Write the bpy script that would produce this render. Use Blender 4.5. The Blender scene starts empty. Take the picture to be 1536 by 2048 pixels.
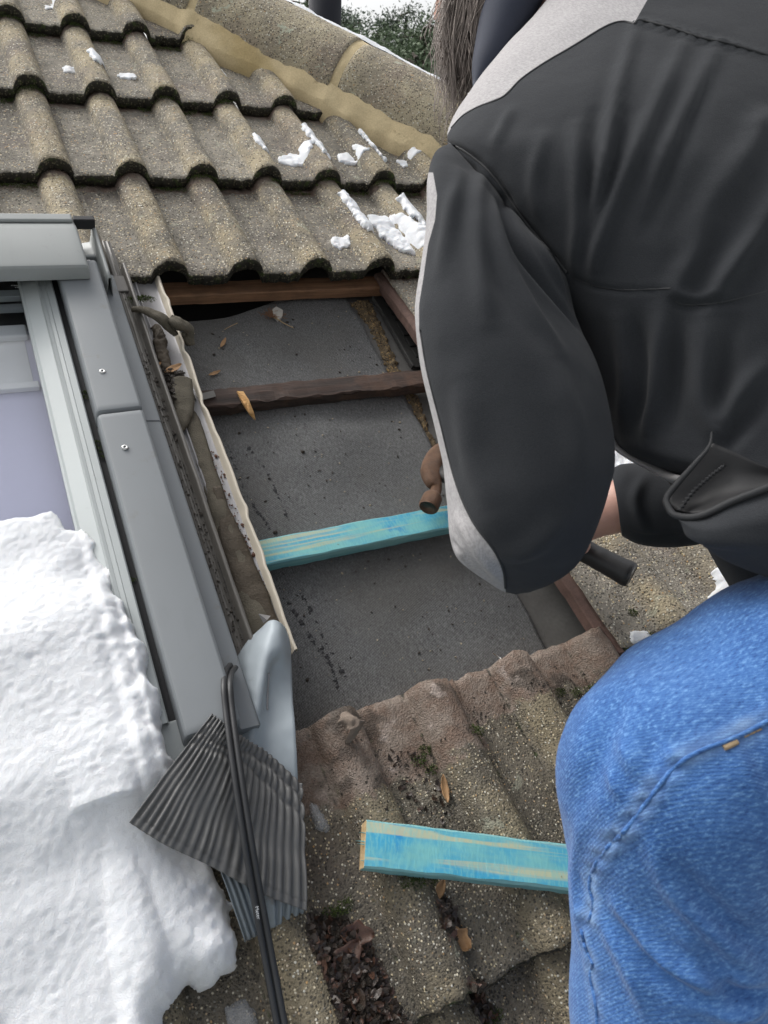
import bpy, bmesh, math, random
import numpy as np
from mathutils import Matrix, Vector
from mathutils.bvhtree import BVHTree

SC = bpy.context.scene
COL = SC.collection
RNG = np.random.default_rng(7)
random.seed(7)

# ------------------------------------------------------------------ camera, sky, sun, exposure
PITCH = math.radians(30)                       # roof pitch
MR = Matrix.Rotation(PITCH, 4, 'X')            # roof frame (u along eaves, v up the slope, w out of the roof) -> world
FPX = 1476.67                                  # focal length in pixels of a 2048 px high picture
def _rod(r):
    r = np.array(r, float); t = np.linalg.norm(r); k = r/t
    K = np.array([[0,-k[2],k[1]],[k[2],0,-k[0]],[-k[1],k[0],0]])
    return np.eye(3)+math.sin(t)*K+(1-math.cos(t))*K@K
RC = _rod([2.4865899990157385, -0.3976281647076865, 0.5089680000237718])
CC = -RC.T@np.array([-0.5301091152517257, -0.4465574089368119, 1.3138632616487675])   # camera in roof frame
cam = bpy.data.cameras.new('camera'); camo = bpy.data.objects.new('camera', cam); COL.objects.link(camo)
cam.sensor_fit = 'VERTICAL'; cam.sensor_height = 24; cam.lens = 24*FPX/2048
cam.clip_start = 0.02; cam.clip_end = 500
m3 = np.stack([RC[0], -RC[1], -RC[2]], 1)
camo.matrix_world = MR @ Matrix.Translation(Vector(CC)) @ Matrix(m3.tolist()).to_4x4()
cam.dof.use_dof = True; cam.dof.focus_distance = 1.25; cam.dof.aperture_fstop = 8.0
SC.camera = camo

world = bpy.data.worlds.new('World'); SC.world = world; world.use_nodes = True
wn = world.node_tree; wn.nodes.clear()
SUN_EL, SUN_AZ = math.radians(46), math.radians(333)   # azimuth measured from +Y (up the slope) towards +X
sky = wn.nodes.new('ShaderNodeTexSky'); sky.sky_type = 'NISHITA'; sky.sun_disc = False
sky.sun_elevation = SUN_EL; sky.sun_rotation = SUN_AZ
sky.air_density = 1.0; sky.dust_density = 6.0; sky.ozone_density = 1.0
hs = wn.nodes.new('ShaderNodeHueSaturation'); hs.inputs['Saturation'].default_value = 0.16
bg = wn.nodes.new('ShaderNodeBackground'); bg.inputs['Strength'].default_value = 0.15
wo = wn.nodes.new('ShaderNodeOutputWorld')
wn.links.new(sky.outputs[0], hs.inputs['Color']); wn.links.new(hs.outputs[0], bg.inputs['Color']); wn.links.new(bg.outputs[0], wo.inputs[0])

sl = bpy.data.lights.new('sun', 'SUN'); sl.energy = 0.65; sl.angle = math.radians(35); sl.color = (1.0, 0.97, 0.92)
slo = bpy.data.objects.new('sun', sl); COL.objects.link(slo)
sd = Vector((math.sin(SUN_AZ)*math.cos(SUN_EL), math.cos(SUN_AZ)*math.cos(SUN_EL), math.sin(SUN_EL)))
slo.rotation_euler = sd.to_track_quat('Z', 'Y').to_euler()
SC.view_settings.view_transform = 'Standard'; SC.view_settings.look = 'None'
SC.view_settings.exposure = 0.72; SC.view_settings.gamma = 1.0; SC.view_settings.use_curve_mapping = False

# ------------------------------------------------------------------ helpers
def at(x, y, w=0.0):
    """point of the roof plane at height w seen at photo position (x, y), in the roof frame"""
    d = RC.T@np.array([(x-768)/FPX, (y-1024)/FPX, 1.0]); t = (w-CC[2])/d[2]
    return CC+t*d
def ray(x, y, depth):
    return CC+RC.T@np.array([(x-768)/FPX*depth, (y-1024)/FPX*depth, depth])

def _hash(ix, iy, iz, seed):
    n = (ix*374761393+iy*668265263+iz*2147483647+seed*974634777) & 0x7fffffff
    n = ((n ^ (n >> 13))*1274126177) & 0x7fffffff
    return ((n ^ (n >> 16)) & 0xffff)/32767.5-1.0
def vnoise(p, seed=0):
    p = np.asarray(p, float); i = np.floor(p).astype(np.int64); f = p-i; f = f*f*(3-2*f); r = 0
    for a in (0, 1):
        for b in (0, 1):
            for c in (0, 1):
                wgt = (f[..., 0] if a else 1-f[..., 0])*(f[..., 1] if b else 1-f[..., 1])*(f[..., 2] if c else 1-f[..., 2])
                r = r+wgt*_hash(i[..., 0]+a, i[..., 1]+b, i[..., 2]+c, seed)
    return r
def fbm(p, seed=0, octv=3, gain=.5):
    p = np.asarray(p, float); r = 0; a = 1.0
    for o in range(octv):
        r = r+a*vnoise(p*2**o, seed+o); a *= gain
    return r
def smooth(e0, e1, x):
    t = np.clip((x-e0)/(e1-e0), 0, 1); return t*t*(3-2*t)

def tag(o, label=None, cat=None, group=None, kind=None):
    if label: o['label'] = label
    if cat: o['category'] = cat
    if group: o['group'] = group
    if kind: o['kind'] = kind
    return o
def empty(name, loc=(0, 0, 0), roof=True):
    o = bpy.data.objects.new(name, None); COL.objects.link(o); o.empty_display_size = .05
    M = Matrix.Translation(Vector(loc)); o.matrix_world = MR@M if roof else M
    o['_l'] = list(map(float, loc)); return o
def make_mesh(name, verts, faces, mats=(), smooth_=True, idx=None):
    me = bpy.data.meshes.new(name)
    me.from_pydata([tuple(map(float, v)) for v in verts], [], [tuple(map(int, f)) for f in faces])
    for m in (mats if isinstance(mats, (list, tuple)) else [mats]): me.materials.append(m)
    if smooth_ and len(me.polygons): me.polygons.foreach_set('use_smooth', [True]*len(me.polygons))
    if idx is not None: me.polygons.foreach_set('material_index', list(map(int, idx)))
    me.update(); return me
def obj(name, verts, faces, mats, parent=None, loc=None, roof=True, smooth_=True, idx=None):
    """mesh object from roof-frame vertices; a child lives in its parent's frame"""
    verts = np.asarray(verts, float)
    if parent is not None:
        off = np.array(parent.get('_a', parent['_l'])) if '_l' in parent else np.zeros(3)
    else:
        off = np.array(loc if loc is not None else (0, 0, 0), float)
    me = make_mesh(name, verts-off, faces, mats, smooth_, idx)
    o = bpy.data.objects.new(name, me); COL.objects.link(o)
    if parent is not None:
        o.parent = parent; o['_l'] = [float(q) for q in off]
    else:
        M = Matrix.Translation(Vector(off)); o.matrix_world = MR@M if roof else M
        o['_l'] = [float(q) for q in off]
    return o
def attr(o, name, vals):
    me = o.data if hasattr(o, 'data') else o
    vals = np.asarray(vals, float)
    if vals.ndim == 1:
        a = me.attributes.new(name, 'FLOAT', 'POINT'); a.data.foreach_set('value', vals)
    else:
        a = me.attributes.new(name, 'FLOAT_COLOR', 'POINT')
        a.data.foreach_set('color', np.concatenate([vals, np.ones((len(vals), 4-vals.shape[1]))], 1).ravel())
def bevel(o, w, seg=2, angle=40):
    m = o.modifiers.new('bevel', 'BEVEL'); m.width = w; m.segments = seg; m.limit_method = 'ANGLE'; m.angle_limit = math.radians(angle); m.harden_normals = True; return o
def sharp(o, deg=25):
    o.data.set_sharp_from_angle(angle=math.radians(deg)); return o
def solid(o, t, off=-1):
    m = o.modifiers.new('solid', 'SOLIDIFY'); m.thickness = t; m.offset = off; return o
def subsurf(o, n=1):
    m = o.modifiers.new('sub', 'SUBSURF'); m.levels = n; m.render_levels = n; return o

def grid_faces(n, m, closed_m=False, flip=False):
    f = []
    for i in range(n-1):
        for j in range(m if closed_m else m-1):
            a = i*m+j; b = i*m+(j+1) % m; c = (i+1)*m+(j+1) % m; d = (i+1)*m+j
            f.append((a, d, c, b) if flip else (a, b, c, d))
    return f
def box(u0, u1, v0, v1, w0, w1):
    vs = [(u0,v0,w0),(u1,v0,w0),(u1,v1,w0),(u0,v1,w0),(u0,v0,w1),(u1,v0,w1),(u1,v1,w1),(u0,v1,w1)]
    fs = [(3,2,1,0),(4,5,6,7),(0,1,5,4),(1,2,6,5),(2,3,7,6),(3,0,4,7)]
    return np.array(vs, float), fs
def merge(parts):
    V = []; F = []; n = 0
    for v, f in parts:
        v = np.asarray(v, float); V.append(v); F += [tuple(i+n for i in q) for q in f]; n += len(v)
    return np.concatenate(V), F
def tube(path, r, seg=10, caps=True, flat=1.0, up=None):
    """tube along a polyline; r is a number or one radius per point"""
    P = np.asarray(path, float); n = len(P); r = np.broadcast_to(np.asarray(r, float), (n,))
    T = np.gradient(P, axis=0); T /= np.linalg.norm(T, axis=1)[:, None]+1e-12
    upv = np.array(up if up is not None else (0.13, 0.21, 1.0), float); V = []
    for i in range(n):
        s = np.cross(T[i], upv); ns = np.linalg.norm(s)
        if ns < 1e-4: s = np.cross(T[i], (1, 0, 0)); ns = np.linalg.norm(s)
        s = s/ns; b = np.cross(s, T[i])
        for k in range(seg):
            a = 2*math.pi*k/seg; V.append(P[i]+r[i]*(math.cos(a)*s+flat*math.sin(a)*b))
    F = grid_faces(n, seg, True)
    if caps: F += [tuple(range(seg)), tuple((n-1)*seg+k for k in reversed(range(seg)))]
    return np.array(V), F
def spline(pts, n):
    P = np.asarray(pts, float); m = len(P)
    if m == 2: return P[0]+(P[1]-P[0])*np.linspace(0, 1, n)[:, None]
    Q = np.concatenate([[2*P[0]-P[1]], P, [2*P[-1]-P[-2]]]); out = []
    for t in np.linspace(0, m-1-1e-6, n):
        i = int(t); f = t-i; a, b, c, d = Q[i:i+4]
        out.append(.5*((2*b)+(c-a)*f+(2*a-5*b+4*c-d)*f*f+(3*b-a-3*c+d)*f**3))
    return np.array(out)
def spgrid(ctrl, n, m):
    """smooth grid n x m through a coarse grid of control points"""
    C = np.asarray(ctrl, float)
    A = np.stack([spline(C[:, j], n) for j in range(C.shape[1])], 1)
    return np.stack([spline(A[i], m) for i in range(n)], 0)
def poly_sd(poly, P):
    """signed distance (inside positive) of 2-D points to a polygon"""
    poly = np.asarray(poly, float); P = np.asarray(P, float); n = len(poly)
    d = np.full(len(P), 1e9); ins = np.zeros(len(P), bool)
    for i in range(n):
        a = poly[i]; b = poly[(i+1) % n]; e = b-a; w = P-a
        t = np.clip((w@e)/(e@e+1e-15), 0, 1); d = np.minimum(d, np.linalg.norm(w-t[:, None]*e, axis=1))
        c1 = (a[1] <= P[:, 1]) != (b[1] <= P[:, 1])
        with np.errstate(divide='ignore', invalid='ignore'):
            xi = a[0]+(P[:, 1]-a[1])/(e[1] if abs(e[1]) > 1e-12 else 1e-12)*e[0]
        ins ^= c1 & (P[:, 0] < xi)
    return np.where(ins, d, -d)
def blob(poly, base, h, r, res, edge_noise=.004, bump=.003, fr=60, seed=1, sink=.004, power=.5, hfun=None):
    """a mass lying on base(u, v): outline poly, height h reached r inside the outline; closed below"""
    poly = np.asarray(poly, float); lo = poly.min(0)-2*res; hi = poly.max(0)+2*res
    nu = int((hi[0]-lo[0])/res)+2; nv = int((hi[1]-lo[1])/res)+2
    U, W = np.meshgrid(lo[0]+np.arange(nu)*res, lo[1]+np.arange(nv)*res); P = np.stack([U.ravel(), W.ravel()], 1)
    P3 = np.concatenate([P, np.zeros((len(P), 1))], 1)
    sdv = poly_sd(poly, P)+edge_noise*fbm(P3*fr, seed, 3)
    keep = sdv > -res*1.1
    b = base(P[:, 0], P[:, 1])
    t = np.clip(sdv/r, 0, 1); hh = h*(1-(1-t)**2)**power
    if hfun is not None: hh = hh*hfun(P[:, 0], P[:, 1])
    z = b+hh+bump*fbm(P3*fr*.8, seed+9, 4)*np.clip(sdv/(.5*r), 0, 1)-np.where(sdv <= 0, sink, 0)
    S2 = sdv.reshape(nv, nu); gv, gu = np.gradient(S2, res); gl = np.hypot(gu, gv)+1e-6
    mv_ = np.where((sdv < 0) & keep, -sdv, 0)
    P = P+np.stack([(gu/gl).ravel(), (gv/gl).ravel()], 1)*mv_[:, None]; z = np.where(sdv < 0, base(P[:, 0], P[:, 1])-sink, z)
    idx = -np.ones(len(P), int); idx[keep] = np.arange(keep.sum())
    F = []
    ids = np.arange(nu*nv).reshape(nv, nu)
    q = np.stack([ids[:-1, :-1], ids[:-1, 1:], ids[1:, 1:], ids[1:, :-1]], -1).reshape(-1, 4)
    q = q[keep[q].all(1)]; q = idx[q]
    V = np.stack([P[:, 0], P[:, 1], z], 1)[keep]
    return V, [tuple(x) for x in q]

def surface_nets(f, org, h):
    """numpy surface nets: grid of signed distances -> vertices, quads"""
    nx, ny, nz = f.shape; s = f < 0
    cnt = np.zeros((nx-1, ny-1, nz-1)); pos = np.zeros((nx-1, ny-1, nz-1, 3))
    base = np.stack(np.meshgrid(np.arange(nx-1), np.arange(ny-1), np.arange(nz-1), indexing='ij'), -1)
    sl_ = lambda o, n: slice(o, n-1+o)
    crn = [(a, b, c) for a in (0, 1) for b in (0, 1) for c in (0, 1)]
    for a in crn:
        for ax in range(3):
            if a[ax]: continue
            b = list(a); b[ax] = 1
            fa = f[sl_(a[0], nx), sl_(a[1], ny), sl_(a[2], nz)]; fb = f[sl_(b[0], nx), sl_(b[1], ny), sl_(b[2], nz)]
            m = (fa < 0) != (fb < 0)
            t = np.where(m, fa/np.where(m, fa-fb, 1), 0)
            off = np.zeros(m.shape+(3,)); off[..., 0] = a[0]; off[..., 1] = a[1]; off[..., 2] = a[2]; off[..., ax] += t
            pos += off*m[..., None]; cnt += m
    act = cnt > 0; vid = -np.ones(cnt.shape, int); vid[act] = np.arange(act.sum())
    V = (base[act]+pos[act]/cnt[act][:, None])*h+np.asarray(org)
    F = []
    for ax in range(3):
        lo = [slice(1, -1)]*3; lo[ax] = slice(0, -1); hi = [slice(1, -1)]*3; hi[ax] = slice(1, None)
        a = s[tuple(lo)]; b = s[tuple(hi)]; m = a != b
        ii = np.argwhere(m)
        if len(ii) == 0: continue
        o = np.array([1, 1, 1]); o[ax] = 0; ii = ii+o
        e1 = np.zeros(3, int); e2 = np.zeros(3, int); e1[(ax+1) % 3] = 1; e2[(ax+2) % 3] = 1
        q = np.stack([vid[tuple((ii-e1-e2).T)], vid[tuple((ii-e2).T)], vid[tuple(ii.T)], vid[tuple((ii-e1).T)]], 1)
        fl = a[m]; q[~fl] = q[~fl][:, ::-1]; F.append(q)
    F = np.concatenate(F); F = F[(F >= 0).all(1)]
    return V, F
def sd_cone(P, a, b, ra, rb):
    a = np.asarray(a, float); b = np.asarray(b, float); ab = b-a; t = np.clip(((P-a)@ab)/(ab@ab), 0, 1)
    return np.linalg.norm(P-a-t[..., None]*ab, axis=-1)-(ra+(rb-ra)*t)
def smin(a, b, k):
    h = np.clip(.5+.5*(b-a)/k, 0, 1); return b+(a-b)*h-k*h*(1-h)
def sdf_mesh(fn, lo, hi, h):
    lo = np.array(lo, float); hi = np.array(hi, float); n = np.ceil((hi-lo)/h).astype(int)+1
    f = np.empty(tuple(n), np.float64)
    ys = lo[1]+np.arange(n[1])*h; zs = lo[2]+np.arange(n[2])*h; Y, Z = np.meshgrid(ys, zs, indexing='ij')
    for i in range(n[0]):
        P = np.stack([np.full_like(Y, lo[0]+i*h), Y, Z], -1); f[i] = fn(P)
    return surface_nets(f, lo, h)
def vnormals(V, F):
    N = np.zeros_like(V); F = np.asarray(F)
    n = np.cross(V[F[:, 2]]-V[F[:, 0]], V[F[:, 3]]-V[F[:, 1]])
    for k in range(4): np.add.at(N, F[:, k], n)
    return N/(np.linalg.norm(N, axis=1)[:, None]+1e-12)
def poly_dist(P, line):
    """distance of points to a 3-D polyline, and the parameter 0..1 along it"""
    line = np.asarray(line, float); d = np.full(len(P), 1e9); tt = np.zeros(len(P)); n = len(line)-1
    for i in range(n):
        a = line[i]; e = line[i+1]-a; t = np.clip(((P-a)@e)/(e@e+1e-15), 0, 1)
        q = np.linalg.norm(P-a-t[:, None]*e, axis=1); m = q < d; d[m] = q[m]; tt[m] = (i+t[m])/n
    return d, tt

# ------------------------------------------------------------------ materials
class Mat:
    def __init__(s, name, rough=.7, metal=0.0, spec=.5):
        s.m = bpy.data.materials.new(name); s.m.use_nodes = True; s.nt = s.m.node_tree
        s.b = s.nt.nodes['Principled BSDF']; s.b.inputs['Roughness'].default_value = rough
        s.b.inputs['Metallic'].default_value = metal; s.b.inputs['Specular IOR Level'].default_value = spec
        tc = s.n('ShaderNodeTexCoord'); oi = s.n('ShaderNodeObjectInfo')
        k = s.n('ShaderNodeMath', operation='MULTIPLY'); s.l(oi.outputs['Random'], k.inputs[0]); k.inputs[1].default_value = 13.7
        v = s.n('ShaderNodeVectorMath', operation='ADD'); s.l(tc.outputs['Object'], v.inputs[0]); s.l(k.outputs[0], v.inputs[1])
        s.co = v.outputs[0]; s.raw = tc.outputs['Object']; s.rnd = oi.outputs['Random']
    def n(s, t, **kw):
        x = s.nt.nodes.new(t)
        for k, v in kw.items(): setattr(x, k, v)
        return x
    def l(s, a, b): s.nt.links.new(a, b)
    def put(s, sock, v):
        if hasattr(v, 'links') or isinstance(v, bpy.types.NodeSocket): s.l(v, sock)
        elif isinstance(v, (tuple, list)) and len(v) == 3 and sock.type == 'RGBA': sock.default_value = (*v, 1)
        else: sock.default_value = v
    def vec(s, scale=(1, 1, 1), rot=(0, 0, 0), src=None):
        mp = s.n('ShaderNodeMapping'); s.l(src or s.co, mp.inputs[0]); mp.inputs['Scale'].default_value = scale; mp.inputs['Rotation'].default_value = rot
        return mp.outputs[0]
    def noise(s, scale, detail=4, rough=.55, vec=None, dist=0.0):
        x = s.n('ShaderNodeTexNoise'); s.l(vec or s.co, x.inputs['Vector']); x.inputs['Scale'].default_value = scale
        x.inputs['Detail'].default_value = detail; x.inputs['Roughness'].default_value = rough; x.inputs['Distortion'].default_value = dist
        return x.outputs['Fac']
    def vor(s, scale, vec=None, out='Distance', feature='F1', rand=1.0):
        x = s.n('ShaderNodeTexVoronoi', feature=feature); s.l(vec or s.co, x.inputs['Vector']); x.inputs['Scale'].default_value = scale
        x.inputs['Randomness'].default_value = rand
        return x.outputs[out]
    def wave(s, scale, dist=0, detail=2, dscale=1.0, vec=None, dirn='X'):
        x = s.n('ShaderNodeTexWave', bands_direction=dirn); s.l(vec or s.co, x.inputs['Vector']); x.inputs['Scale'].default_value = scale
        x.inputs['Distortion'].default_value = dist; x.inputs['Detail'].default_value = detail; x.inputs['Detail Scale'].default_value = dscale
        return x.outputs['Fac']
    def ramp(s, fac, stops, interp='LINEAR'):
        x = s.n('ShaderNodeValToRGB'); s.l(fac, x.inputs[0]); e = x.color_ramp.elements; x.color_ramp.interpolation = interp
        while len(e) < len(stops): e.new(.5)
        for k, (p, c) in zip(e, stops):
            k.position = p; k.color = (c, c, c, 1) if isinstance(c, (int, float)) else (*c, 1)
        return x.outputs[0]
    def step(s, fac, a, b):
        x = s.n('ShaderNodeMapRange'); x.interpolation_type = 'SMOOTHSTEP'; s.put(x.inputs[0], fac)
        x.inputs[1].default_value = a; x.inputs[2].default_value = b; return x.outputs[0]
    def mix(s, fac, a, b, mode='MIX'):
        x = s.n('ShaderNodeMix', data_type='RGBA', blend_type=mode); s.put(x.inputs[0], fac); s.put(x.inputs[6], a); s.put(x.inputs[7], b); return x.outputs[2]
    def math(s, op, a, b=0.0):
        x = s.n('ShaderNodeMath', operation=op); s.put(x.inputs[0], a); s.put(x.inputs[1], b); return x.outputs[0]
    def attr(s, name, out='Fac'):
        x = s.n('ShaderNodeAttribute', attribute_name=name); return x.outputs[out]
    def sep(s, c):
        x = s.n('ShaderNodeSeparateColor'); s.l(c, x.inputs[0]); return x.outputs
    def bump(s, h, strength=.5, dist=.002, normal=None):
        x = s.n('ShaderNodeBump'); s.l(h, x.inputs['Height']); x.inputs['Strength'].default_value = strength; x.inputs['Distance'].default_value = dist
        if normal is not None: s.l(normal, x.inputs['Normal'])
        return x.outputs[0]
    def done(s, col=None, rough=None, normal=None, **kw):
        if col is not None: s.put(s.b.inputs['Base Color'], col)
        if rough is not None: s.put(s.b.inputs['Roughness'], rough)
        if normal is not None: s.l(normal, s.b.inputs['Normal'])
        for k, v in kw.items(): s.put(s.b.inputs[k.replace('_', ' ')], v)
        return s.m

def concrete_mat(name, cpan, croll, grain, dark, wet=.0, lichen=.5, gs=360):
    """sanded concrete tile: stone grains in a worn skin; red body under the lap, algae on the nose"""
    s = Mat(name, .8)
    a = s.sep(s.attr('zone', 'Color')); roll, nose, head = a[0], a[1], a[2]
    big = s.noise(9, 5, .6); mid = s.noise(38, 4, .6); fine = s.noise(420, 3, .6)
    col = s.mix(roll, cpan, croll)
    col = s.mix(s.step(big, .38, .66), col, tuple(c*.62 for c in cpan))
    col = s.mix(s.math('MULTIPLY', s.step(s.noise(5, 4, .6), .52, .66), .5), col, (cpan[0]*.62, cpan[1]*.56, cpan[2]*.60))
    col = s.mix(1.0, col, s.ramp(s.rnd, [(0, .82), (.5, 1.0), (1, 1.14)]), 'MULTIPLY')
    col = s.mix(s.math('MULTIPLY', s.step(mid, .55, .75), .55), col, tuple(c*.45 for c in cpan))
    gc = s.vor(gs, out='Color'); g = s.sep(gc)
    gd = s.vor(gs)
    core = s.step(gd, .62, .35)
    lightg = s.math('MULTIPLY', s.step(g[0], 1-grain, 1-grain+.05), core)
    gcol = s.ramp(g[1], [(0, (.52, .42, .24)), (.35, (.62, .55, .40)), (.7, (.66, .64, .56)), (.9, (.45, .27, .11)), (1, (.7, .68, .6))])
    col = s.mix(s.math('MULTIPLY', lightg, .9), col, gcol)
    darkg = s.math('MULTIPLY', s.step(g[2], 1-dark, 1-dark+.05), core)
    col = s.mix(s.math('MULTIPLY', darkg, .75), col, (.025, .023, .02))
    col = s.mix(.35, col, s.mix(1.0, col, s.ramp(fine, [(.3, .55), (.7, 1.45)]), 'MULTIPLY'))
    li = s.math('MULTIPLY', s.step(s.noise(22, 3, .5, dist=.6), .66, .70), s.step(s.noise(140, 2), .38, .5))
    col = s.mix(s.math('MULTIPLY', li, lichen), col, (.42, .43, .33))
    # red body that was under the overlapping tile
    redn = s.math('ADD', head, s.math('MULTIPLY', s.math('SUBTRACT', s.noise(45, 4), .5), .9))
    redc = s.mix(s.step(s.noise(30, 5, .65), .35, .65), (.165, .112, .083), (.235, .19, .155))
    redc = s.mix(s.math('MULTIPLY', s.step(s.noise(16, 3), .54, .66), .8), redc, (.055, .042, .032))
    redc = s.mix(s.step(s.noise(26, 4, .6), .60, .72), redc, (.36, .30, .26))
    redc = s.mix(.5, redc, s.mix(1.0, redc, s.ramp(fine, [(.3, .5), (.7, 1.4)]), 'MULTIPLY'))
    col = s.mix(s.step(redn, .38, .55), col, redc)
    # black-green algae and moss film on the nose
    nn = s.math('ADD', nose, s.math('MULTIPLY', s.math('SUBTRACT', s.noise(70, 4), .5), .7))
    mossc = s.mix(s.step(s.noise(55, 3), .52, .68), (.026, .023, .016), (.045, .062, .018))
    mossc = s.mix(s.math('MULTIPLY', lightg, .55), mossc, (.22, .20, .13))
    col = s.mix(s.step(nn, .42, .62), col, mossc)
    hgt = s.math('ADD', s.math('MULTIPLY', core, s.math('ADD', g[0], .3)), s.math('MULTIPLY', fine, .8))
    nrm = s.bump(hgt, .75, .0022, s.bump(mid, .5, .006))
    rough = s.ramp(s.noise(12, 4), [(.35, .88-.45*wet), (.65, .92)])
    return s.done(col, rough, nrm)

M = {}
M['tile'] = concrete_mat('weathered_tile', (.29, .265, .22), (.36, .305, .205), .30, .26, gs=250)
M['tile_wet'] = concrete_mat('dirty_wet_tile', (.15, .13, .098), (.205, .172, .112), .24, .34, wet=.7, lichen=.35)
M['hip'] = concrete_mat('hip_tile', (.36, .315, .235), (.38, .33, .22), .28, .30, lichen=1.0, gs=250)

def simple(name, col, rough=.6, metal=0.0, var=.15, scale=30, bump=.15, bd=.001, spec=.5, **kw):
    s = Mat(name, rough, metal, spec)
    n1 = s.noise(scale, 5, .6); n2 = s.noise(scale*9, 3, .6)
    f = s.math('ADD', s.math('MULTIPLY', n1, .65), s.math('MULTIPLY', n2, .35))
    c = s.mix(f, tuple(x*(1-var*2) for x in col), tuple(x*(1+var*2) for x in col))
    return s.done(c, rough, s.bump(n2, bump, bd), **kw)

def mortar_mat():
    s = Mat('mortar', .9)
    n = s.noise(14, 5, .6); c = s.mix(n, (.52, .41, .235), (.68, .56, .345))
    c = s.mix(s.math('MULTIPLY', s.step(s.noise(5, 3), .52, .7), .6), c, (.36, .26, .10))
    c = s.mix(s.math('MULTIPLY', s.step(s.noise(33, 5, .7), .62, .72), .5), c, (.27, .20, .11))
    c = s.mix(.3, c, s.mix(1.0, c, s.ramp(s.noise(300, 3), [(.3, .6), (.7, 1.3)]), 'MULTIPLY'))
    return s.done(c, .92, s.bump(s.noise(240, 3), .5, .0015, s.bump(s.noise(28, 4), .5, .006)))
M['mortar'] = mortar_mat()

def felt_mat():
    s = Mat('roofing_felt', .7)
    n = s.noise(6, 4); f1 = s.noise(760, 2, .7); f2 = s.noise(520, 3, .65, vec=s.vec((1, .4, 1), (0, 0, .5)))
    c = s.mix(n, (.092, .094, .096), (.135, .136, .133))
    c = s.mix(.8, c, s.mix(1.0, c, s.ramp(f2, [(.32, .35), (.5, .95), (.72, 1.9)]), 'MULTIPLY'))
    c = s.mix(s.math('MULTIPLY', s.step(f1, .64, .74), .6), c, (.21, .205, .19))
    c = s.mix(s.math('MULTIPLY', s.step(s.noise(3.2, 4), .5, .68), .45), c, (.085, .08, .07))
    fl = s.step(s.noise(90, 3, .7, vec=s.vec((1.6, .45, 1))), .70, .73)
    c = s.mix(s.math('MULTIPLY', fl, s.step(s.noise(7, 2), .45, .6)), c, (.012, .012, .012))
    wetn = s.step(s.noise(5, 5, .7, vec=s.vec((1.3, .6, 1))), .50, .72)
    r = s.mix(wetn, (.78, .78, .78), (.52, .52, .52))
    rib = s.wave(95, 3.0, 3, 2.0, vec=s.vec((1, 1, 1), (0, 0, 1.15))); c = s.mix(.28, c, s.mix(1.0, c, s.ramp(rib, [(.2, .55), (.8, 1.5)]), 'MULTIPLY'))
    return s.done(c, r, s.bump(s.math('ADD', s.math('MULTIPLY', f2, .8), s.math('ADD', s.math('MULTIPLY', f1, .5), s.math('MULTIPLY', rib, .35))), .6, .0016))
M['felt'] = felt_mat()
M['old_felt'] = simple('old_underlay', (.115, .112, .105), .85, var=.3, scale=18, bump=.5, bd=.002)
M['dark'] = simple('dark_void', (.012, .012, .012), .95)
def grit_mat():
    s = Mat('brown_grit', .95)
    c = s.mix(s.noise(40, 5, .7), (.085, .06, .035), (.19, .145, .085))
    g = s.vor(420, out='Color'); c = s.mix(s.step(s.sep(g)[0], .86, .92), c, (.36, .24, .10)); c = s.mix(s.step(s.sep(g)[1], .85, .9), c, (.03, .022, .015))
    return s.done(c, .95, s.bump(s.noise(300, 4, .7), .9, .003))
M['grit'] = grit_mat()

def wood_mat(name, c0, c1, c2, axis_scale=(6, 120, 120), rough=.8, streak=.5):
    s = Mat(name, rough); v = s.vec(axis_scale, src=s.co)
    g = s.noise(1.0, 5, .65, vec=v); g2 = s.noise(3.2, 3, .6, vec=v); n = s.noise(16, 4, .6)
    c = s.mix(s.step(g, .3, .7), c0, c1); c = s.mix(s.math('MULTIPLY', s.step(n, .45, .68), streak), c, c2)
    c = s.mix(.5, c, s.mix(1.0, c, s.ramp(g2, [(.3, .6), (.7, 1.3)]), 'MULTIPLY'))
    return s.done(c, rough, s.bump(s.math('ADD', g, g2), .5, .002))
M['wood_orange'] = wood_mat('orange_softwood', (.33, .15, .055), (.46, .24, .10), (.24, .11, .045))
M['wood_dull'] = wood_mat('dull_softwood', (.19, .10, .055), (.29, .16, .085), (.13, .075, .045))
M['wood_old'] = wood_mat('rotten_wood', (.022, .015, .012), (.065, .038, .028), (.13, .068, .04), rough=.75, streak=.45)
M['wood_fresh'] = wood_mat('fresh_split_wood', (.55, .30, .11), (.68, .42, .18), (.40, .20, .07))
def treated_mat(name, side=False):
    s = Mat(name, .62)
    v = s.vec((5, 60, 60)); g = s.noise(1, 4, .6, vec=v, dist=.4); n = s.noise(11, 4, .6, vec=s.vec((.7, 1.5, 1)))
    saw = s.noise(1.0, 3, .6, vec=s.vec((330, 90, 60), (0, 0, .6)))
    grain = s.noise(1.0, 3, .55, vec=s.vec((2.2, 55, 55)), dist=1.0)
    if side: c = s.mix(s.step(g, .3, .7), (.12, .33, .36), (.24, .47, .47)); c = s.mix(s.step(grain, .5, .7), c, (.10, .27, .32))
    else:
        c = s.mix(s.step(n, .35, .62), (.20, .52, .52), (.05, .37, .58)); c = s.mix(s.step(s.noise(19, 3), .60, .73), c, (.015, .24, .55))
        c = s.mix(s.math('MULTIPLY', s.step(grain, .47, .60), .8), c, (.58, .56, .33)); c = s.mix(s.math('MULTIPLY', s.step(saw, .46, .62), .45), c, (.22, .56, .55))
        c = s.mix(s.math('MULTIPLY', s.step(s.noise(34, 4, .7), .68, .74), .7), c, (.17, .14, .05))
    return s.done(c, .62, s.bump(s.math('ADD', saw, g), .35, .0012))
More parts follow.
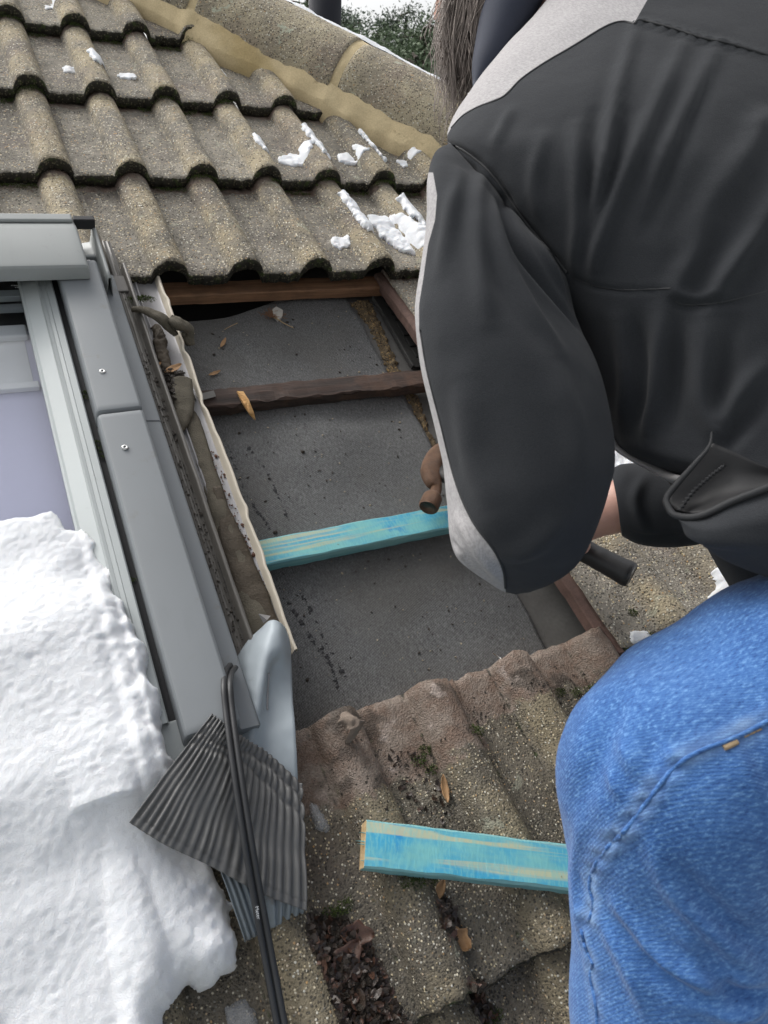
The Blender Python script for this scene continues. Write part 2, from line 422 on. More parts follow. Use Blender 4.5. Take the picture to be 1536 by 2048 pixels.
M['treated'] = treated_mat('blue_treated_timber'); M['treated_side'] = treated_mat('blue_treated_timber_edge', True)
M['endgrain'] = wood_mat('pale_end_grain', (.45, .30, .15), (.60, .44, .24), (.40, .30, .16), (90, 90, 90))

def painted(name, col, rough=.42, dirt=.35, metal=.35, dirtcol=(.13, .10, .07)):
    s = Mat(name, rough, metal)
    n = s.noise(7, 4); c = s.mix(n, tuple(x*.9 for x in col), tuple(x*1.08 for x in col))
    d = s.math('MULTIPLY', s.step(s.noise(21, 5, .7), .60, .74), dirt); c = s.mix(d, c, dirtcol)
    d2 = s.math('MULTIPLY', s.step(s.noise(10, 5, .65, vec=s.vec((1.5, .4, 1))), .55, .7), dirt*.5); c = s.mix(d2, c, tuple(x*.6 for x in col))
    r = s.math('ADD', s.math('MULTIPLY', s.noise(14, 4), .3), rough-.12)
    return s.done(c, r, s.bump(s.noise(500, 2), .06, .0004, s.bump(s.noise(9, 2), .12, .004)))
M['cover'] = painted('grey_cover', (.188, .203, .214), .55, .3, .0)
M['hood'] = painted('grey_hood', (.27, .285, .28), .55, .2, .0)
M['sash'] = painted('pale_sash', (.50, .535, .53), .45, .18, .0)
M['sash2'] = painted('sash_profile', (.36, .385, .385), .45, .25, .1)
M['gutter'] = painted('dirty_gutter_metal', (.13, .122, .11), .38, .95, .1, (.05, .042, .032))
M['flash'] = painted('bright_flashing', (.27, .265, .27), .4, .5, .25, (.12, .085, .055))
M['cream'] = painted('cream_edge', (.62, .56, .46), .5, .45, .0, (.30, .20, .11))
M['bent'] = painted('blue_grey_sheet', (.34, .385, .415), .5, .35, .1, (.12, .12, .12))
M['apron'] = painted('dark_pleated_metal', (.115, .115, .113), .5, .5, .15, (.045, .04, .033))
M['apron_pale'] = painted('pale_pleated_metal', (.20, .23, .25), .42, .5, .25, (.12, .08, .045))
M['steel'] = simple('screw_steel', (.55, .55, .54), .35, 1.0, .1)
M['black'] = simple('black_rubber', (.022, .023, .025), .5, var=.2)
M['gap'] = simple('dark_gasket', (.018, .018, .02), .7)
M['rust'] = simple('rusty_steel', (.10, .052, .028), .5, .15, var=.85, scale=75, bump=1.0, bd=.003)
M['foam'] = simple('wet_foam', (.105, .092, .068), .9, var=.35, scale=45, bump=.8, bd=.002)
M['foam_brown'] = simple('muddy_foam', (.062, .048, .032), .8, var=.4, scale=30, bump=.8, bd=.002)
M['mud'] = simple('mud', (.035, .026, .018), .55, var=.5, scale=60, bump=1.0, bd=.004)
M['plastic'] = simple('black_plastic', (.035, .034, .032), .55, var=.45, scale=16, bump=.3)
M['leaf_tan'] = simple('tan_leaf', (.36, .21, .10), .7, var=.3, scale=90)
M['leaf_brown'] = simple('wet_brown_leaf', (.042, .028, .020), .35, var=.5, scale=50, bump=.6)
M['leaf_red'] = simple('reddish_leaf', (.085, .042, .027), .4, var=.4, scale=60, bump=.5)
M['straw'] = simple('straw', (.38, .27, .14), .8, var=.3)
M['stone'] = simple('pale_stone', (.42, .40, .36), .8, var=.2)
def moss_mat():
    s = Mat('moss', .95); c = s.mix(s.noise(60, 4), (.012, .022, .006), (.085, .12, .022))
    return s.done(c, .95)
M['moss'] = moss_mat()
def snow_mat():
    s = Mat('snow', .55)
    n = s.noise(700, 3, .7); n2 = s.noise(120, 4, .6)
    s.b.inputs['Subsurface Weight'].default_value = .25; s.b.inputs['Subsurface Radius'].default_value = (.02, .025, .03); s.b.inputs['Subsurface Scale'].default_value = .4
    return s.done((.74, .757, .78), .6, s.bump(n, .7, .0016, s.bump(n2, .35, .003)))
M['snow'] = snow_mat()
def ice_mat():
    s = Mat('ice', .15); s.b.inputs['Transmission Weight'].default_value = .75; s.b.inputs['IOR'].default_value = 1.31
    return s.done((.80, .82, .84), .22, s.bump(s.noise(90, 4), .6, .003))
M['ice'] = ice_mat()
def glass_mat():
    s = Mat('window_glass', .02); s.b.inputs['Transmission Weight'].default_value = 1.0; s.b.inputs['IOR'].default_value = 1.5
    return s.done((.96, .97, .98), .02)
M['glass'] = glass_mat()
M['blind'] = simple('lavender_blind', (.58, .575, .74), .7, var=.03, scale=5, bump=.05)
M['white'] = simple('white_paint', (.75, .76, .76), .5, var=.04)
def pane_mat():
    m = bpy.data.materials.new('clear_pane'); m.use_nodes = True; nt = m.node_tree; nt.nodes.clear()
    lw = nt.nodes.new('ShaderNodeLayerWeight'); pw = nt.nodes.new('ShaderNodeMath'); pw.operation = 'POWER'; pw.inputs[1].default_value = 4.0
    fr = nt.nodes.new('ShaderNodeMath'); fr.operation = 'MULTIPLY_ADD'; fr.inputs[1].default_value = .9; fr.inputs[2].default_value = .05
    nt.links.new(lw.outputs['Facing'], pw.inputs[0]); nt.links.new(pw.outputs[0], fr.inputs[0])
    t = nt.nodes.new('ShaderNodeBsdfTransparent'); t.inputs[0].default_value = (.93, .94, .95, 1)
    g = nt.nodes.new('ShaderNodeBsdfGlossy'); g.inputs['Roughness'].default_value = .03
    mx = nt.nodes.new('ShaderNodeMixShader'); o = nt.nodes.new('ShaderNodeOutputMaterial')
    nt.links.new(fr.outputs[0], mx.inputs[0]); nt.links.new(t.outputs[0], mx.inputs[1]); nt.links.new(g.outputs[0], mx.inputs[2]); nt.links.new(mx.outputs[0], o.inputs[0])
    return m
M['pane'] = pane_mat()

# ------------------------------------------------------------------ ground
def ground_mat():
    s = Mat('snowy_grass', .95); n = s.noise(.35, 5)
    c = s.mix(s.step(n, .42, .6), (.05, .075, .03), (.62, .64, .66)); return s.done(c, .95)
g = bpy.data.meshes.new('ground'); g.from_pydata([(-220,-220,-5.2),(220,-220,-5.2),(220,220,-5.2),(-220,220,-5.2)], [], [(0,1,2,3)]); g.materials.append(ground_mat())
go = bpy.data.objects.new('ground', g); COL.objects.link(go); tag(go, kind='structure')

# ------------------------------------------------------------------ the roof
ROLL = .150; GU, GL, TL = .322, .314, .356; TH = .019; TILT = .034/TL
def nose_v(r): return r*(GU if r >= 0 else GL)
def prof(u):
    d = (np.asarray(u, float)/ROLL+.5) % 1.0-.5; r = np.abs(d)*ROLL/.0350
    p = np.where(r < 1, np.clip(1-np.minimum(r, 1)**2.4, 0, 1)**.58, 0)
    return -.034+.034*p
def tile_w(u, v):
    v = np.asarray(v, float); r = np.where(v >= 0, np.floor(v/GU), np.floor(v/GL)); s_ = v-np.where(r >= 0, r*GU, r*GL)
    return prof(u)-TILT*s_

roof = empty('tiled_roof', (0.3, -.9, -.1)); tag(roof, 'brown concrete tiled roof with a strip of tiles stripped off beside the window', 'roof')
def tile_mesh(seed, mat, u0=.035, w=.312, redlen=.05, grime_shade=.30):
    """one double-roll tile; local x across from the joint, y up from the nose"""
    nx, ny = 120, 30
    xs = np.linspace(0, w, nx); ys = np.concatenate([[0, .0015, .004, .008, .014, .024], np.linspace(.036, TL, ny-6)])
    X, Y = np.meshgrid(xs, ys); rr = prof(u0+X); 
    rnd = np.interp(Y, [0, .0015, .004, .008, .014], [.0075, .0045, .002, .0007, 0])
    P3 = np.stack([X*1.0, Y*1.0, np.full_like(X, seed*.37)], -1)
    Z = rr-TILT*Y-rnd+.0011*fbm(P3*85, seed, 3)+.0014*fbm(P3*22, seed+5, 2)
    Yd = Y+.0032*fbm(P3*[60, 0, 1], seed+3, 3)*np.interp(Y, [0, .03], [1, 0])+.002*fbm(P3*[200, 0, 1], seed+4, 2)*np.interp(Y, [0, .02], [1, 0])
    Yd = Yd-.004*fbm(P3*[45, 0, 1], seed+6, 3)*np.interp(Y, [TL-.03, TL], [0, 1])
    Xd = X+.0012*fbm(P3*[0, 70, 1], seed+7, 2)*((X < 1e-6) | (X > w-1e-6))
    top = np.stack([Xd, Yd, Z], -1).reshape(-1, 3)
    th = TH*np.interp(ys, [0, .05, TL], [1.35, .9, .8])[:, None]
    bot = np.stack([Xd, Yd+.002*(Y < .002), rr*.97-TILT*Y-th-.001], -1).reshape(-1, 3)
    n = nx*ny; F = grid_faces(ny, nx)+[tuple(i+n for i in reversed(f)) for f in grid_faces(ny, nx)]
    loop = [j for j in range(nx)]+[i*nx+nx-1 for i in range(1, ny)]+[(ny-1)*nx+j for j in range(nx-2, -1, -1)]+[i*nx for i in range(ny-2, 0, -1)]
    F += [(loop[k], n+loop[k], n+loop[(k+1) % len(loop)], loop[(k+1) % len(loop)]) for k in range(len(loop))]
    V = np.concatenate([top, bot])
    me = make_mesh('tile', V, F, mat)
    rl = np.clip((rr+.034)/.02, 0, 1).ravel()
    noz = (np.interp(Y, [0, .0016, .004, .04], [1, .6, .2, 0])+.30*fbm(P3*[14, 9, 1], seed+13, 3)*np.interp(Y, [0, .06], [1, 0])).ravel()
    # algae beside the rolls, deepened on wet tiles to stand for flank shade
    side = np.exp(-((np.abs(((u0+X)/ROLL+.5) % 1-.5)*ROLL-.039)/.006)**2).ravel()*grime_shade
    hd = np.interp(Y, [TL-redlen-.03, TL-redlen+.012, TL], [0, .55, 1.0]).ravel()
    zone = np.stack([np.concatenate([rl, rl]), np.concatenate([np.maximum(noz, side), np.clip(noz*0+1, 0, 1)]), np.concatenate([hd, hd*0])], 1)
    bl = slice(n, 2*n); zone[bl, 1] = np.where(np.concatenate([Y.ravel()]) < .03, 1, .2)
    attr(me, 'zone', zone); return me
TM = [tile_mesh(s, M['tile']) for s in (1, 2, 3, 4)]
TMX = [tile_mesh(s, M['tile_wet'], redlen=.0, grime_shade=.52) for s in (15, 16)]
TMR = tile_mesh(17, M['tile_wet'], redlen=.12, grime_shade=.50)
TMW = [tile_mesh(s, M['tile_wet'], redlen=.075, grime_shade=.52) for s in (11, 12, 13)]
HIP0 = at(690, 205, -.03)[:2]; 
def hip_u(v): return HIP_A[0]+(v-HIP_A[1])*HIP_D[0]/HIP_D[1]
HIP_D = np.array([.655, -.756]); HIP_A = np.array([.74, .66])
def put_tile(me, r, j, cut=None, umax=None):
    o = bpy.data.objects.new('tile', me); COL.objects.link(o); o.parent = roof
    u = .035+.3*j; off = np.array(roof['_l'])
    jit = RNG.normal(0, 1, 3)
    o.location = Vector((u+.0012*jit[0], nose_v(r)+.0022*jit[1], .0006*jit[2]))-Vector(off)
    o.rotation_euler = (0, 0, .0022*jit[1])
    if cut is not None:
        o.data = me.copy(); bm = bmesh.new(); bm.from_mesh(o.data)
        co = Vector((cut[0]-u, cut[1]-nose_v(r), 0)); nr = Vector((-HIP_D[1], HIP_D[0], 0)).normalized()
        bmesh.ops.bisect_plane(bm, geom=bm.verts[:]+bm.edges[:]+bm.faces[:], plane_co=co, plane_no=nr, clear_outer=True)
        bm.to_mesh(o.data); bm.free()
    return o
k = 0
HN = np.array([-HIP_D[1], HIP_D[0]])/np.linalg.norm(HIP_D)
for r in range(0, 5):
    for j in range(-4, 5):
        c = np.array([[.035+.3*j, nose_v(r)], [.347+.3*j, nose_v(r)], [.035+.3*j, nose_v(r)+TL], [.347+.3*j, nose_v(r)+TL]])
        s_ = (c-(HIP_A+.02*HN))@HN
        if s_.min() > 0: continue
        k += 1; put_tile(TM[(k*7+r) % 4], r, j, cut=(HIP_A+.02*HN) if s_.max() > 0 else None)
for r in range(-5, 0):                      # right of the stripped strip
    for j in range(2, 6):
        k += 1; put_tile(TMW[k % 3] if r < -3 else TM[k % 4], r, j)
for r in (-6, -5, -4):                       # below the stripped strip
    for j in (-2, -1, 0, 1):
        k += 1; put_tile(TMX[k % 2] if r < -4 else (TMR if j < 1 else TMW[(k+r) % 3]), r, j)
# unweathered lock rib along the open left side of the tiles right of the gap
for r in range(-4, 1):
    if r == 0: continue
    n = 24; ys = np.linspace(-.004, TL-.004, n); V = []
    for y in ys:
        q = .0012*fbm(np.array([[y*70, r, .3]]), 4, 3)[0]
        for (a, b) in ((.617, -.066), (.6165, -.046), (.619, -.043), (.629, -.040), (.636, -.041), (.640, -.066)):
            V.append((a+q, nose_v(r)+y, b-TILT*y+q*.6))
    F = grid_faces(n, 6, True, True)+[(0, 1, 2, 3, 4, 5), tuple((n-1)*6+i for i in (5, 4, 3, 2, 1, 0))]
    o = obj('lock_rib', V, F, M['lock'] if 'lock' in M else simple('red_concrete', (.125, .075, .06), .85, var=.45, scale=60, bump=.6, bd=.002), roof, smooth_=False)
    M['lock'] = o.data.materials[0]

# underlay, dark loft below it, counter boarding
def felt_w(u, v):
    p = np.stack([u*1.0, v*1.0, 0*u], -1)
    w = -.121+.004*np.sin(v*20+u*6)*smooth(.2, .5, u)+.003*fbm(p*7, 31, 3)
    w = w-.028*smooth(-.13, .05, v)*smooth(.50, .16, u)                      # hangs down at the top left
    w = w+.010*np.exp(-((u-.36+(v+.33)*-.25)/.11)**2-((v+.36)/.10)**2)-.008*np.exp(-((u-.44)/.09)**2-((v+.33)/.03)**2)
    w = w-.007*smooth(.19, .10, u)
    w = w+.0007*np.sin((v*.92+u*.55)*210+3*fbm(p*9, 5, 2))*smooth(.02, -.12, v)*smooth(.52, .2, u)*smooth(-.34, -.2, v)
    return w
def felt_grid(u0f, u1f, v0, v1, nu, nv, wf):
    vs = np.linspace(v0, v1, nv); P = []
    for v in vs:
        u = np.linspace(u0f(v), u1f(v), nu); vv = np.full(nu, v); P.append(np.stack([u, vv, wf(u, vv)], 1))
    return np.concatenate(P), grid_faces(nv, nu)
V, F = felt_grid(lambda v: -.02, lambda v: .556-.024*(v+.42)+.0012*math.sin(v*60), -1.35, .035, 90, 210, felt_w)
# the upper hem of the sheet dips to the left
top = smooth(-.02, .035, V[:, 1]); V[:, 1] += top*(-.055*smooth(.45, .15, V[:, 0])+.012*np.sin(V[:, 0]*14))
fo = obj('underlay', V, F, M['felt'], roof); solid(fo, .0016, 1)
V, F = felt_grid(lambda v: .40, lambda v: 1.9, -1.6, .5, 60, 80, lambda u, v: -.128+.002*fbm(np.stack([u, v, 0*u], -1)*9, 3, 2))
obj('old_underlay', V, F, M['old_felt'], roof)
dk = [(-1.7, -2.4), (2.2, -2.4), (2.2, -1.0), (.32, 1.17), (.32, 1.55), (-1.7, 1.55)]
V = [(*p, -.20) for p in dk]+[(*p, -.30) for p in dk]; obj('roof_deck', V, [tuple(range(6)), tuple(range(11, 5, -1))]+[(q, q+6, (q+1) % 6+6, (q+1) % 6) for q in range(6)], M['dark'], roof, smooth_=False)
# grit washed down beside the sheet
poly = [at(x, y, -.127)[:2] for x, y in ((700, 605), (740, 600), (775, 680), (800, 740), (838, 800), (868, 880), (900, 960), (862, 905), (815, 800), (775, 745), (740, 660))]
V, F = blob(poly, lambda u, v: -.1285+0*u, .006, .012, .0035, .005, .004, 130, 3); o = obj('washed_grit', V, F, M['grit'], roof); tag(o, kind='stuff')

# black slotted tray seen through the gap
parts = []
a = at(740, 595, -.118); b = at(800, 735, -.118); u0, u1, v0, v1 = .607, .74, b[1]-.005, a[1]
slots = [at(790, y, -.118)[1] for y in (603, 616, 629, 642, 674, 697, 720)]
edges = sorted(slots); prev = v0
for sv in edges:
    parts.append(box(.632, u1, prev, sv-.0025, -.122, -.116)); prev = sv+.0025
parts.append(box(.632, u1, prev, v1, -.122, -.116)); parts.append(box(u0, .632, v0, v1, -.122, -.116)); parts.append(box(u0, u0+.006, v0, v1, -.116, -.111))
V, F = merge(parts); V[:, 0] += -.0001*0; o = obj('slotted_tray', V, F, M['plastic'], roof, smooth_=False); bevel(o, .001, 1)

def batten(name, p0, p1, width, thick, mat, side=None, end=None, parent=None, seed=1, n=60, rough_=.0008, loc=None):
    """rectangular bar from p0 to p1 (centre line of the top face), width along v, thickness along w"""
    p0 = np.asarray(p0, float); p1 = np.asarray(p1, float); ax = p1-p0; L = np.linalg.norm(ax); ax /= L
    nrm = np.array([0, 0, 1.0]); nrm = nrm-ax*(nrm@ax); nrm /= np.linalg.norm(nrm); sd_ = np.cross(nrm, ax)
    cr = .0022; c = [(-.5, 0), (.5, 0), (.5, -1), (-.5, -1)]
    prof_ = [(-width/2+cr, 0), (0, .0004), (width/2-cr, 0), (width/2, -cr), (width/2, -thick/2), (width/2, -thick+cr), (width/2-cr, -thick), (-width/2+cr, -thick), (-width/2, -thick+cr), (-width/2, -thick/2), (-width/2, -cr)]
    m = len(prof_); pa = np.array(prof_); T_, J_ = np.meshgrid(np.linspace(0, L, n), np.arange(m), indexing='ij')
    nn = rough_*fbm(np.stack([T_*30, J_*.8, np.full_like(T_, seed)], -1), seed, 3)
    V = (p0+ax*T_[..., None]+sd_*(pa[J_, 0]+nn)[..., None]+nrm*(pa[J_, 1]+nn*.6)[..., None]).reshape(-1, 3)
    F = grid_faces(n, m, True); nb = len(F); F += [tuple(range(m)), tuple((n-1)*m+q for q in reversed(range(m)))]
    idx = []
    for i in range(n-1):
        for j in range(m): idx.append(0 if j in (0, 1) else 1)
    idx += [2, 2]
    # local frame along the bar so that the grain follows it
    mats = [mat, side or mat, end or mat]
    V = np.array(V); F = [tuple(reversed(f)) for f in F]
    if parent is not None: return obj(name, V, F, mats, parent, smooth_=False, idx=idx)
    B = np.stack([ax, sd_, nrm], 1); me = make_mesh(name, (V-p0)@B, F, mats, False, idx)
    o = bpy.data.objects.new(name, me); COL.objects.link(o)
    o.matrix_world = MR@Matrix.Translation(Vector(p0))@Matrix(B.tolist()).to_4x4(); return o
BW = -.086
batten('batten', (.10, .022, BW), (1.3, .022, BW), .042, .025, M['wood_dull'], parent=roof)
batten('batten', (.55, -.925, BW), (1.3, -.925, BW), .042, .025, M['wood_old'], parent=roof)
batten('batten', (-.05, -.925, BW-.004), (.60, -.925, BW-.004), .042, .022, M['wood_orange'], parent=roof)
vo = np.mean([at(402, 792, BW)[1], at(850, 752, BW)[1]])-.004
ob = batten('old_batten', (.122, vo, BW), (1.25, vo, BW), .042, .026, M['wood_old'], seed=5, rough_=.0028, n=120)
tag(ob, 'dark rotten wooden batten across the upper part of the gap', 'batten')
vn = np.mean([at(515, 1112, BW)[1], at(893, 1027, BW)[1]])
nb_ = batten('new_batten', (.112, vn+.001, BW), (.9, vn-.004, BW), .047, .024, M['treated'], M['treated_side'], M['endgrain'], seed=9)
tag(nb_, 'new blue-green treated batten laid across the gap below the hammer', 'batten')
a = at(731, 1685, .012); b = at(1120, 1731, .012); dr = (b-a)/np.linalg.norm(b-a)
lb = batten('loose_batten', a+np.array([0, 0, .0]), a+dr*.62+np.array([0, 0, .0]), .052, .024, M['treated'], M['treated_side'], M['endgrain'], seed=14)
tag(lb, 'loose blue-green treated batten with a splintered end lying on the lower tiles', 'batten')
# torn fibres at the sawn end
parts = []
for (y, l_) in ((.011, .007), (.0015, .013), (-.0015, .010), (-.019, .003)):
    for q in range(3):
        z = -.004-.004*q; parts.append(tube([(0.002, y+.0012*q, z), (-l_*(.6+.4*random.random()), y+.001*q, z+.001)], [.0009, .0002], 5))
V, F = merge(parts); me = make_mesh('fibres', V, F, M['treated_side']); o = bpy.data.objects.new('fibres', me); COL.objects.link(o); o.parent = lb

# ------------------------------------------------------------------ hip: half-round tiles bedded in mortar, vent pipe behind
hd = np.array([HIP_D[0], HIP_D[1], 0])/np.linalg.norm(HIP_D)
hn = np.array([HN[0], HN[1], 0])
hu = np.array([hn[0]*.36, hn[1]*.36, .93]); hu /= np.linalg.norm(hu); hs_ = np.cross(hd, hu)   # hs_ points to the tiled face's outside
HIPC = np.array([HIP_A[0], HIP_A[1], 0])+hn*.115+np.array([0, 0, -.02])
def half_round(s0, s1, R, name, mat, seed):
    n, m = 40, 28; S_, A_ = np.meshgrid(np.linspace(s0, s1, n), np.linspace(-.12*math.pi, 1.12*math.pi, m), indexing='ij')
    rr = R+.0016*fbm(np.stack([S_*40, A_*6, np.full_like(S_, seed)], -1), seed, 3)+.004*(S_-s0)/(s1-s0)
    V = (HIPC+hd*S_[..., None]+rr[..., None]*(np.cos(A_)[..., None]*hs_+np.sin(A_)[..., None]*hu)).reshape(-1, 3); zone = [(.6, 0, 0)]*(n*m)
    o = obj(name, V, grid_faces(n, m, False, True), mat, roof); attr(o, 'zone', zone); solid(o, .016, -1); return o
s_j = float((at(672, 118, .09)-HIPC)@hd)
for q in range(-3, 3): half_round(s_j+.44*q+.012, s_j+.44*(q+1)-.012, .118, 'hip_tile', M['hip'], q+20)
for q in range(-2, 3):                      # mortar filling the joints
    V = []; n, m = 8, 28
    for s in np.linspace(-.020, .020, n):
        for a in np.linspace(-.1*math.pi, 1.1*math.pi, m):
            rr = .1155+.002*math.cos(s/.02*1.2)+.0016*fbm(np.array([[s*90, a*8, q]]), 8, 3)[0]
            V.append(HIPC+hd*(s_j+.44*q+s+.003*math.sin(a*5))+rr*(math.cos(a)*hs_+math.sin(a)*hu))
    obj('mortar_joint', V, grid_faces(n, m, False, True), M['mortar'], roof)
# mortar bed between hip tiles and roof tiles
n, m = 260, 16; S_ = np.linspace(-1.25, 1.05, n); hs_o = hs_ if (hs_@hn) > 0 else -hs_
P0 = HIPC+hd*S_[:, None]+.110*(-hs_o*.985+.17*hu)
E_ = HIP_A+hd[:2]*S_[:, None]-HN*(.030+.008*fbm(np.stack([S_*9, 0*S_+1, 0*S_+2], -1), 3, 3))[:, None]
wq = -.020-.010*((E_[:, 1] % GU)/GU)+.004*fbm(np.stack([S_*30, 0*S_, 0*S_], -1), 9, 2)
P1 = np.concatenate([E_, wq[:, None]], 1)
T_ = np.linspace(0, 1, m); ST, TT = np.meshgrid(S_, T_, indexing='ij')
V = P0[:, None]*(1-T_)[None, :, None]+P1[:, None]*T_[None, :, None]
V = V+(-hn*.6+np.array([0, 0, .8]))*(.003*np.sin(TT*math.pi)+.0012*fbm(np.stack([ST*25, TT*4, 0*TT+1], -1), 6, 3))[..., None]
V[:, -1, 2] -= .045; V = V.reshape(-1, 3)
obj('mortar_bed', V, grid_faces(n, m), M['mortar'], roof)
# far face of the roof beyond the hip
A0 = HIPC+hd*-.75-.06*hu; A1 = HIPC+hd*2.4-.06*hu; dn = np.array(MR.to_3x3().inverted()@Vector((.866, 0, -.5)))
V = np.array([A0, A1, A1+dn*2.5, A0+dn*2.5]); obj('far_slope', V, [(0, 1, 2, 3)], M['tile'], roof)
# snow lying along the back of the hip
V = []; n, m = 150, 8
for i, s in enumerate(np.linspace(-1.0, .62, n)):
    th = (.010+.006*fbm(np.array([[s*14, 3, 1]]), 12, 3)[0])*smooth(.62, .45, s)
    for a in np.linspace(.47*math.pi, .24*math.pi, m):
        q = (a/math.pi-.24)/.23; rr = .121+max(th, 0)*math.sin(q*math.pi)**.5+.001*fbm(np.array([[s*80, q*5, 2]]), 4, 2)[0]
        sgn = 1 if (hs_@hn) > 0 else -1
        V.append(HIPC+hd*s+rr*(sgn*math.cos(a)*hs_+math.sin(a)*hu))
o = obj('snow_line', V, grid_faces(n, m), M['snow'], None, loc=HIPC); tag(o, 'thin line of snow along the back of the hip ridge', 'snow')

# vent pipe behind the hip
pb = np.array(MR@Vector(ray(650, 70, 2.75))); px_r = .5*64/FPX*2.75
R_ = px_r; seg = 28; vp = empty('vent_pipe', (pb[0], pb[1], pb[2]-.7), roof=False); tag(vp, 'dark vent pipe standing behind the hip ridge', 'pipe')
def lathe(profile, seg=28, c=(0, 0, 0)):
    V = [(c[0]+r*math.cos(2*math.pi*k/seg), c[1]+r*math.sin(2*math.pi*k/seg), c[2]+z) for r, z in profile for k in range(seg)]
    return np.array(V), grid_faces(len(profile), seg, True)
M['pipe'] = painted('dark_pipe', (.010, .011, .018), .85, .15, 0.0, (.12, .12, .13))
def child_raw(name, V, F, mat, parent, smooth_=True):
    me = make_mesh(name, V, F, mat, smooth_); o = bpy.data.objects.new(name, me); COL.objects.link(o); o.parent = parent; return o
child_raw('pipe', *lathe([(R_, 0), (R_, 1.05), (R_-.006, 1.052), (R_-.006, .9)], seg), M['pipe'], vp)
child_raw('collar', *lathe([(R_+.05, .0), (R_+.045, .05), (R_+.008, .09), (R_+.003, .16)], seg), M['pipe'], vp)
# ------------------------------------------------------------------ roof window
rw = empty('roof_window', (-.45, -.45, 0)); tag(rw, 'grey metal framed roof window half buried in snow', 'window')
def extrude(profile, v0, v1, n=2, noise=0.0, seed=1, fr=20, closed=False):
    """profile of (u, w) points swept along v"""
    pr = np.array(profile, float); m = len(pr); vs = np.linspace(v0, v1, n)
    VV, J = np.meshgrid(vs, np.arange(m), indexing='ij'); q = noise*fbm(np.stack([VV*fr, J*.35, 0*VV+seed], -1), seed, 3) if noise else 0*VV
    V = np.stack([pr[J, 0]+q*.5, VV, pr[J, 1]+q], -1).reshape(-1, 3)
    return V, grid_faces(n, m, closed)
def rounded_box(name, u0, u1, v0, v1, w0, w1, mat, parent, bw=.004, seg=3):
    V, F = box(u0, u1, v0, v1, w0, w1); o = obj(name, V, F, mat, parent, smooth_=True); bevel(o, bw, seg); return o
VT, VB = -.075, -.905
# glass with the blind seen through it, spacer bars at the top
rounded_box('glass_pane', -.85, -.108, -.885, -.045, -.004, .002, M['pane'], rw, .0005, 1)
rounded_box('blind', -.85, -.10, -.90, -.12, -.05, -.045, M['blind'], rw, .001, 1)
rounded_box('upper_white_panel', -.85, -.125, -.25, -.135, -.0445, -.0435, M['white'], rw, .0003, 1)  # white panel behind the top of the pane, whitens that band
rounded_box('spacer_bar', -.85, -.115, -.075, -.058, -.022, -.010, M['sash'], rw, .001, 1)
rounded_box('spacer_bar', -.85, -.112, -.098, -.088, -.026, -.014, M['sash2'], rw, .001, 1)
rounded_box('blind_rail', -.85, -.118, -.150, -.122, -.042, -.028, M['white'], rw, .004, 2)
rounded_box('blind_rail', -.85, -.118, -.262, -.248, -.044, -.034, M['white'], rw, .002, 2)
rounded_box('inner_frame', -.9, -.06, -.93, .0, -.09, -.055, M['gap'], rw, .001, 1)
# sash: pale inner strip with fine grooves, ridged outer profile
V, F = extrude([(-.116, -.008), (-.116, .004), (-.1145, .006), (-.113, .006), (-.1125, .0045), (-.111, .0045), (-.1105, .0065), (-.092, .0125), (-.0915, .0095), (-.0905, .0095)], VB+.02, VT+.03, 30, .0002)
o = obj('sash_strip', V, F, M['sash'], rw); sharp(o); solid(o, .002, 1)
V, F = extrude([(-.0905, .004), (-.0903, .0155), (-.089, .017), (-.0862, .017), (-.0855, .0152), (-.0845, .0152), (-.0838, .018), (-.0800, .019), (-.0793, .0172), (-.0782, .0172), (-.0775, .0205), (-.0700, .0215), (-.0690, .0205), (-.0688, .004), (-.066, .003), (-.0655, .0), (-.060, .0)], VB+.035, VT+.03, 2)
o = obj('sash_profile', V, F, M['sash2'], rw, smooth_=False); solid(o, .0015, 1)
rounded_box('gap_gasket', -.070, -.054, VB, VT+.04, -.01, .0105, M['gap'], rw, .001, 1)
rounded_box('frame_end', -.088, -.050, VB-.012, VB+.040, -.02, .012, M['sash2'], rw, .003, 2)
rounded_box('lower_sash', -.85, -.09, VB-.02, VB+.03, -.02, .014, M['sash2'], rw, .003, 2)
# side covers: upper and lower piece, rounded top edges, flange at the foot
cv = [(-.0580, -.005), (-.0580, .034), (-.0572, .0395), (-.0550, .0425), (-.0515, .044), (.0035, .0452), (.0065, .0435), (.0078, .0400), (.0105, .0160), (.0125, .0142), (.033, .0110), (.0355, .0085), (.0362, -.030)]
def cover(v0, v1, dz):
    pr = [(a, b+(dz if b > 0 else 0)) for a, b in cv]; n = 14; vs = np.concatenate([[v0, v0+.0012, v0+.003, v0+.006], np.linspace(v0+.012, v1-.012, n-8), [v1-.006, v1-.003, v1-.0012, v1]])
    V = []
    for v in vs:
        e = min(v-v0, v1-v); dn_ = np.interp(e, [0, .0012, .003, .006], [.006, .0028, .0009, 0])
        for a, b in pr: V.append((a+(dn_*.6 if a < -.05 else -dn_*.5*(a > .0)*(a < .01)), v, b-(dn_ if b > .03 else 0)))
    F = grid_faces(len(vs), len(pr))
    F += [tuple(range(len(pr))), tuple((len(vs)-1)*len(pr)+q for q in reversed(range(len(pr))))]
    return V, F
vsp = at(225, 822, .045)[1]
V, F = cover(vsp+.0012, VT+.02, .0012); sharp(obj('side_cover', V, F, M['cover'], rw), 22)
V, F = cover(VB+.004, vsp, .0); sharp(obj('side_cover', V, F, M['cover'], rw), 22)
rounded_box('cover_core', -.053, .003, VB+.02, VT, -.02, .034, M['gap'], rw, .001, 1)
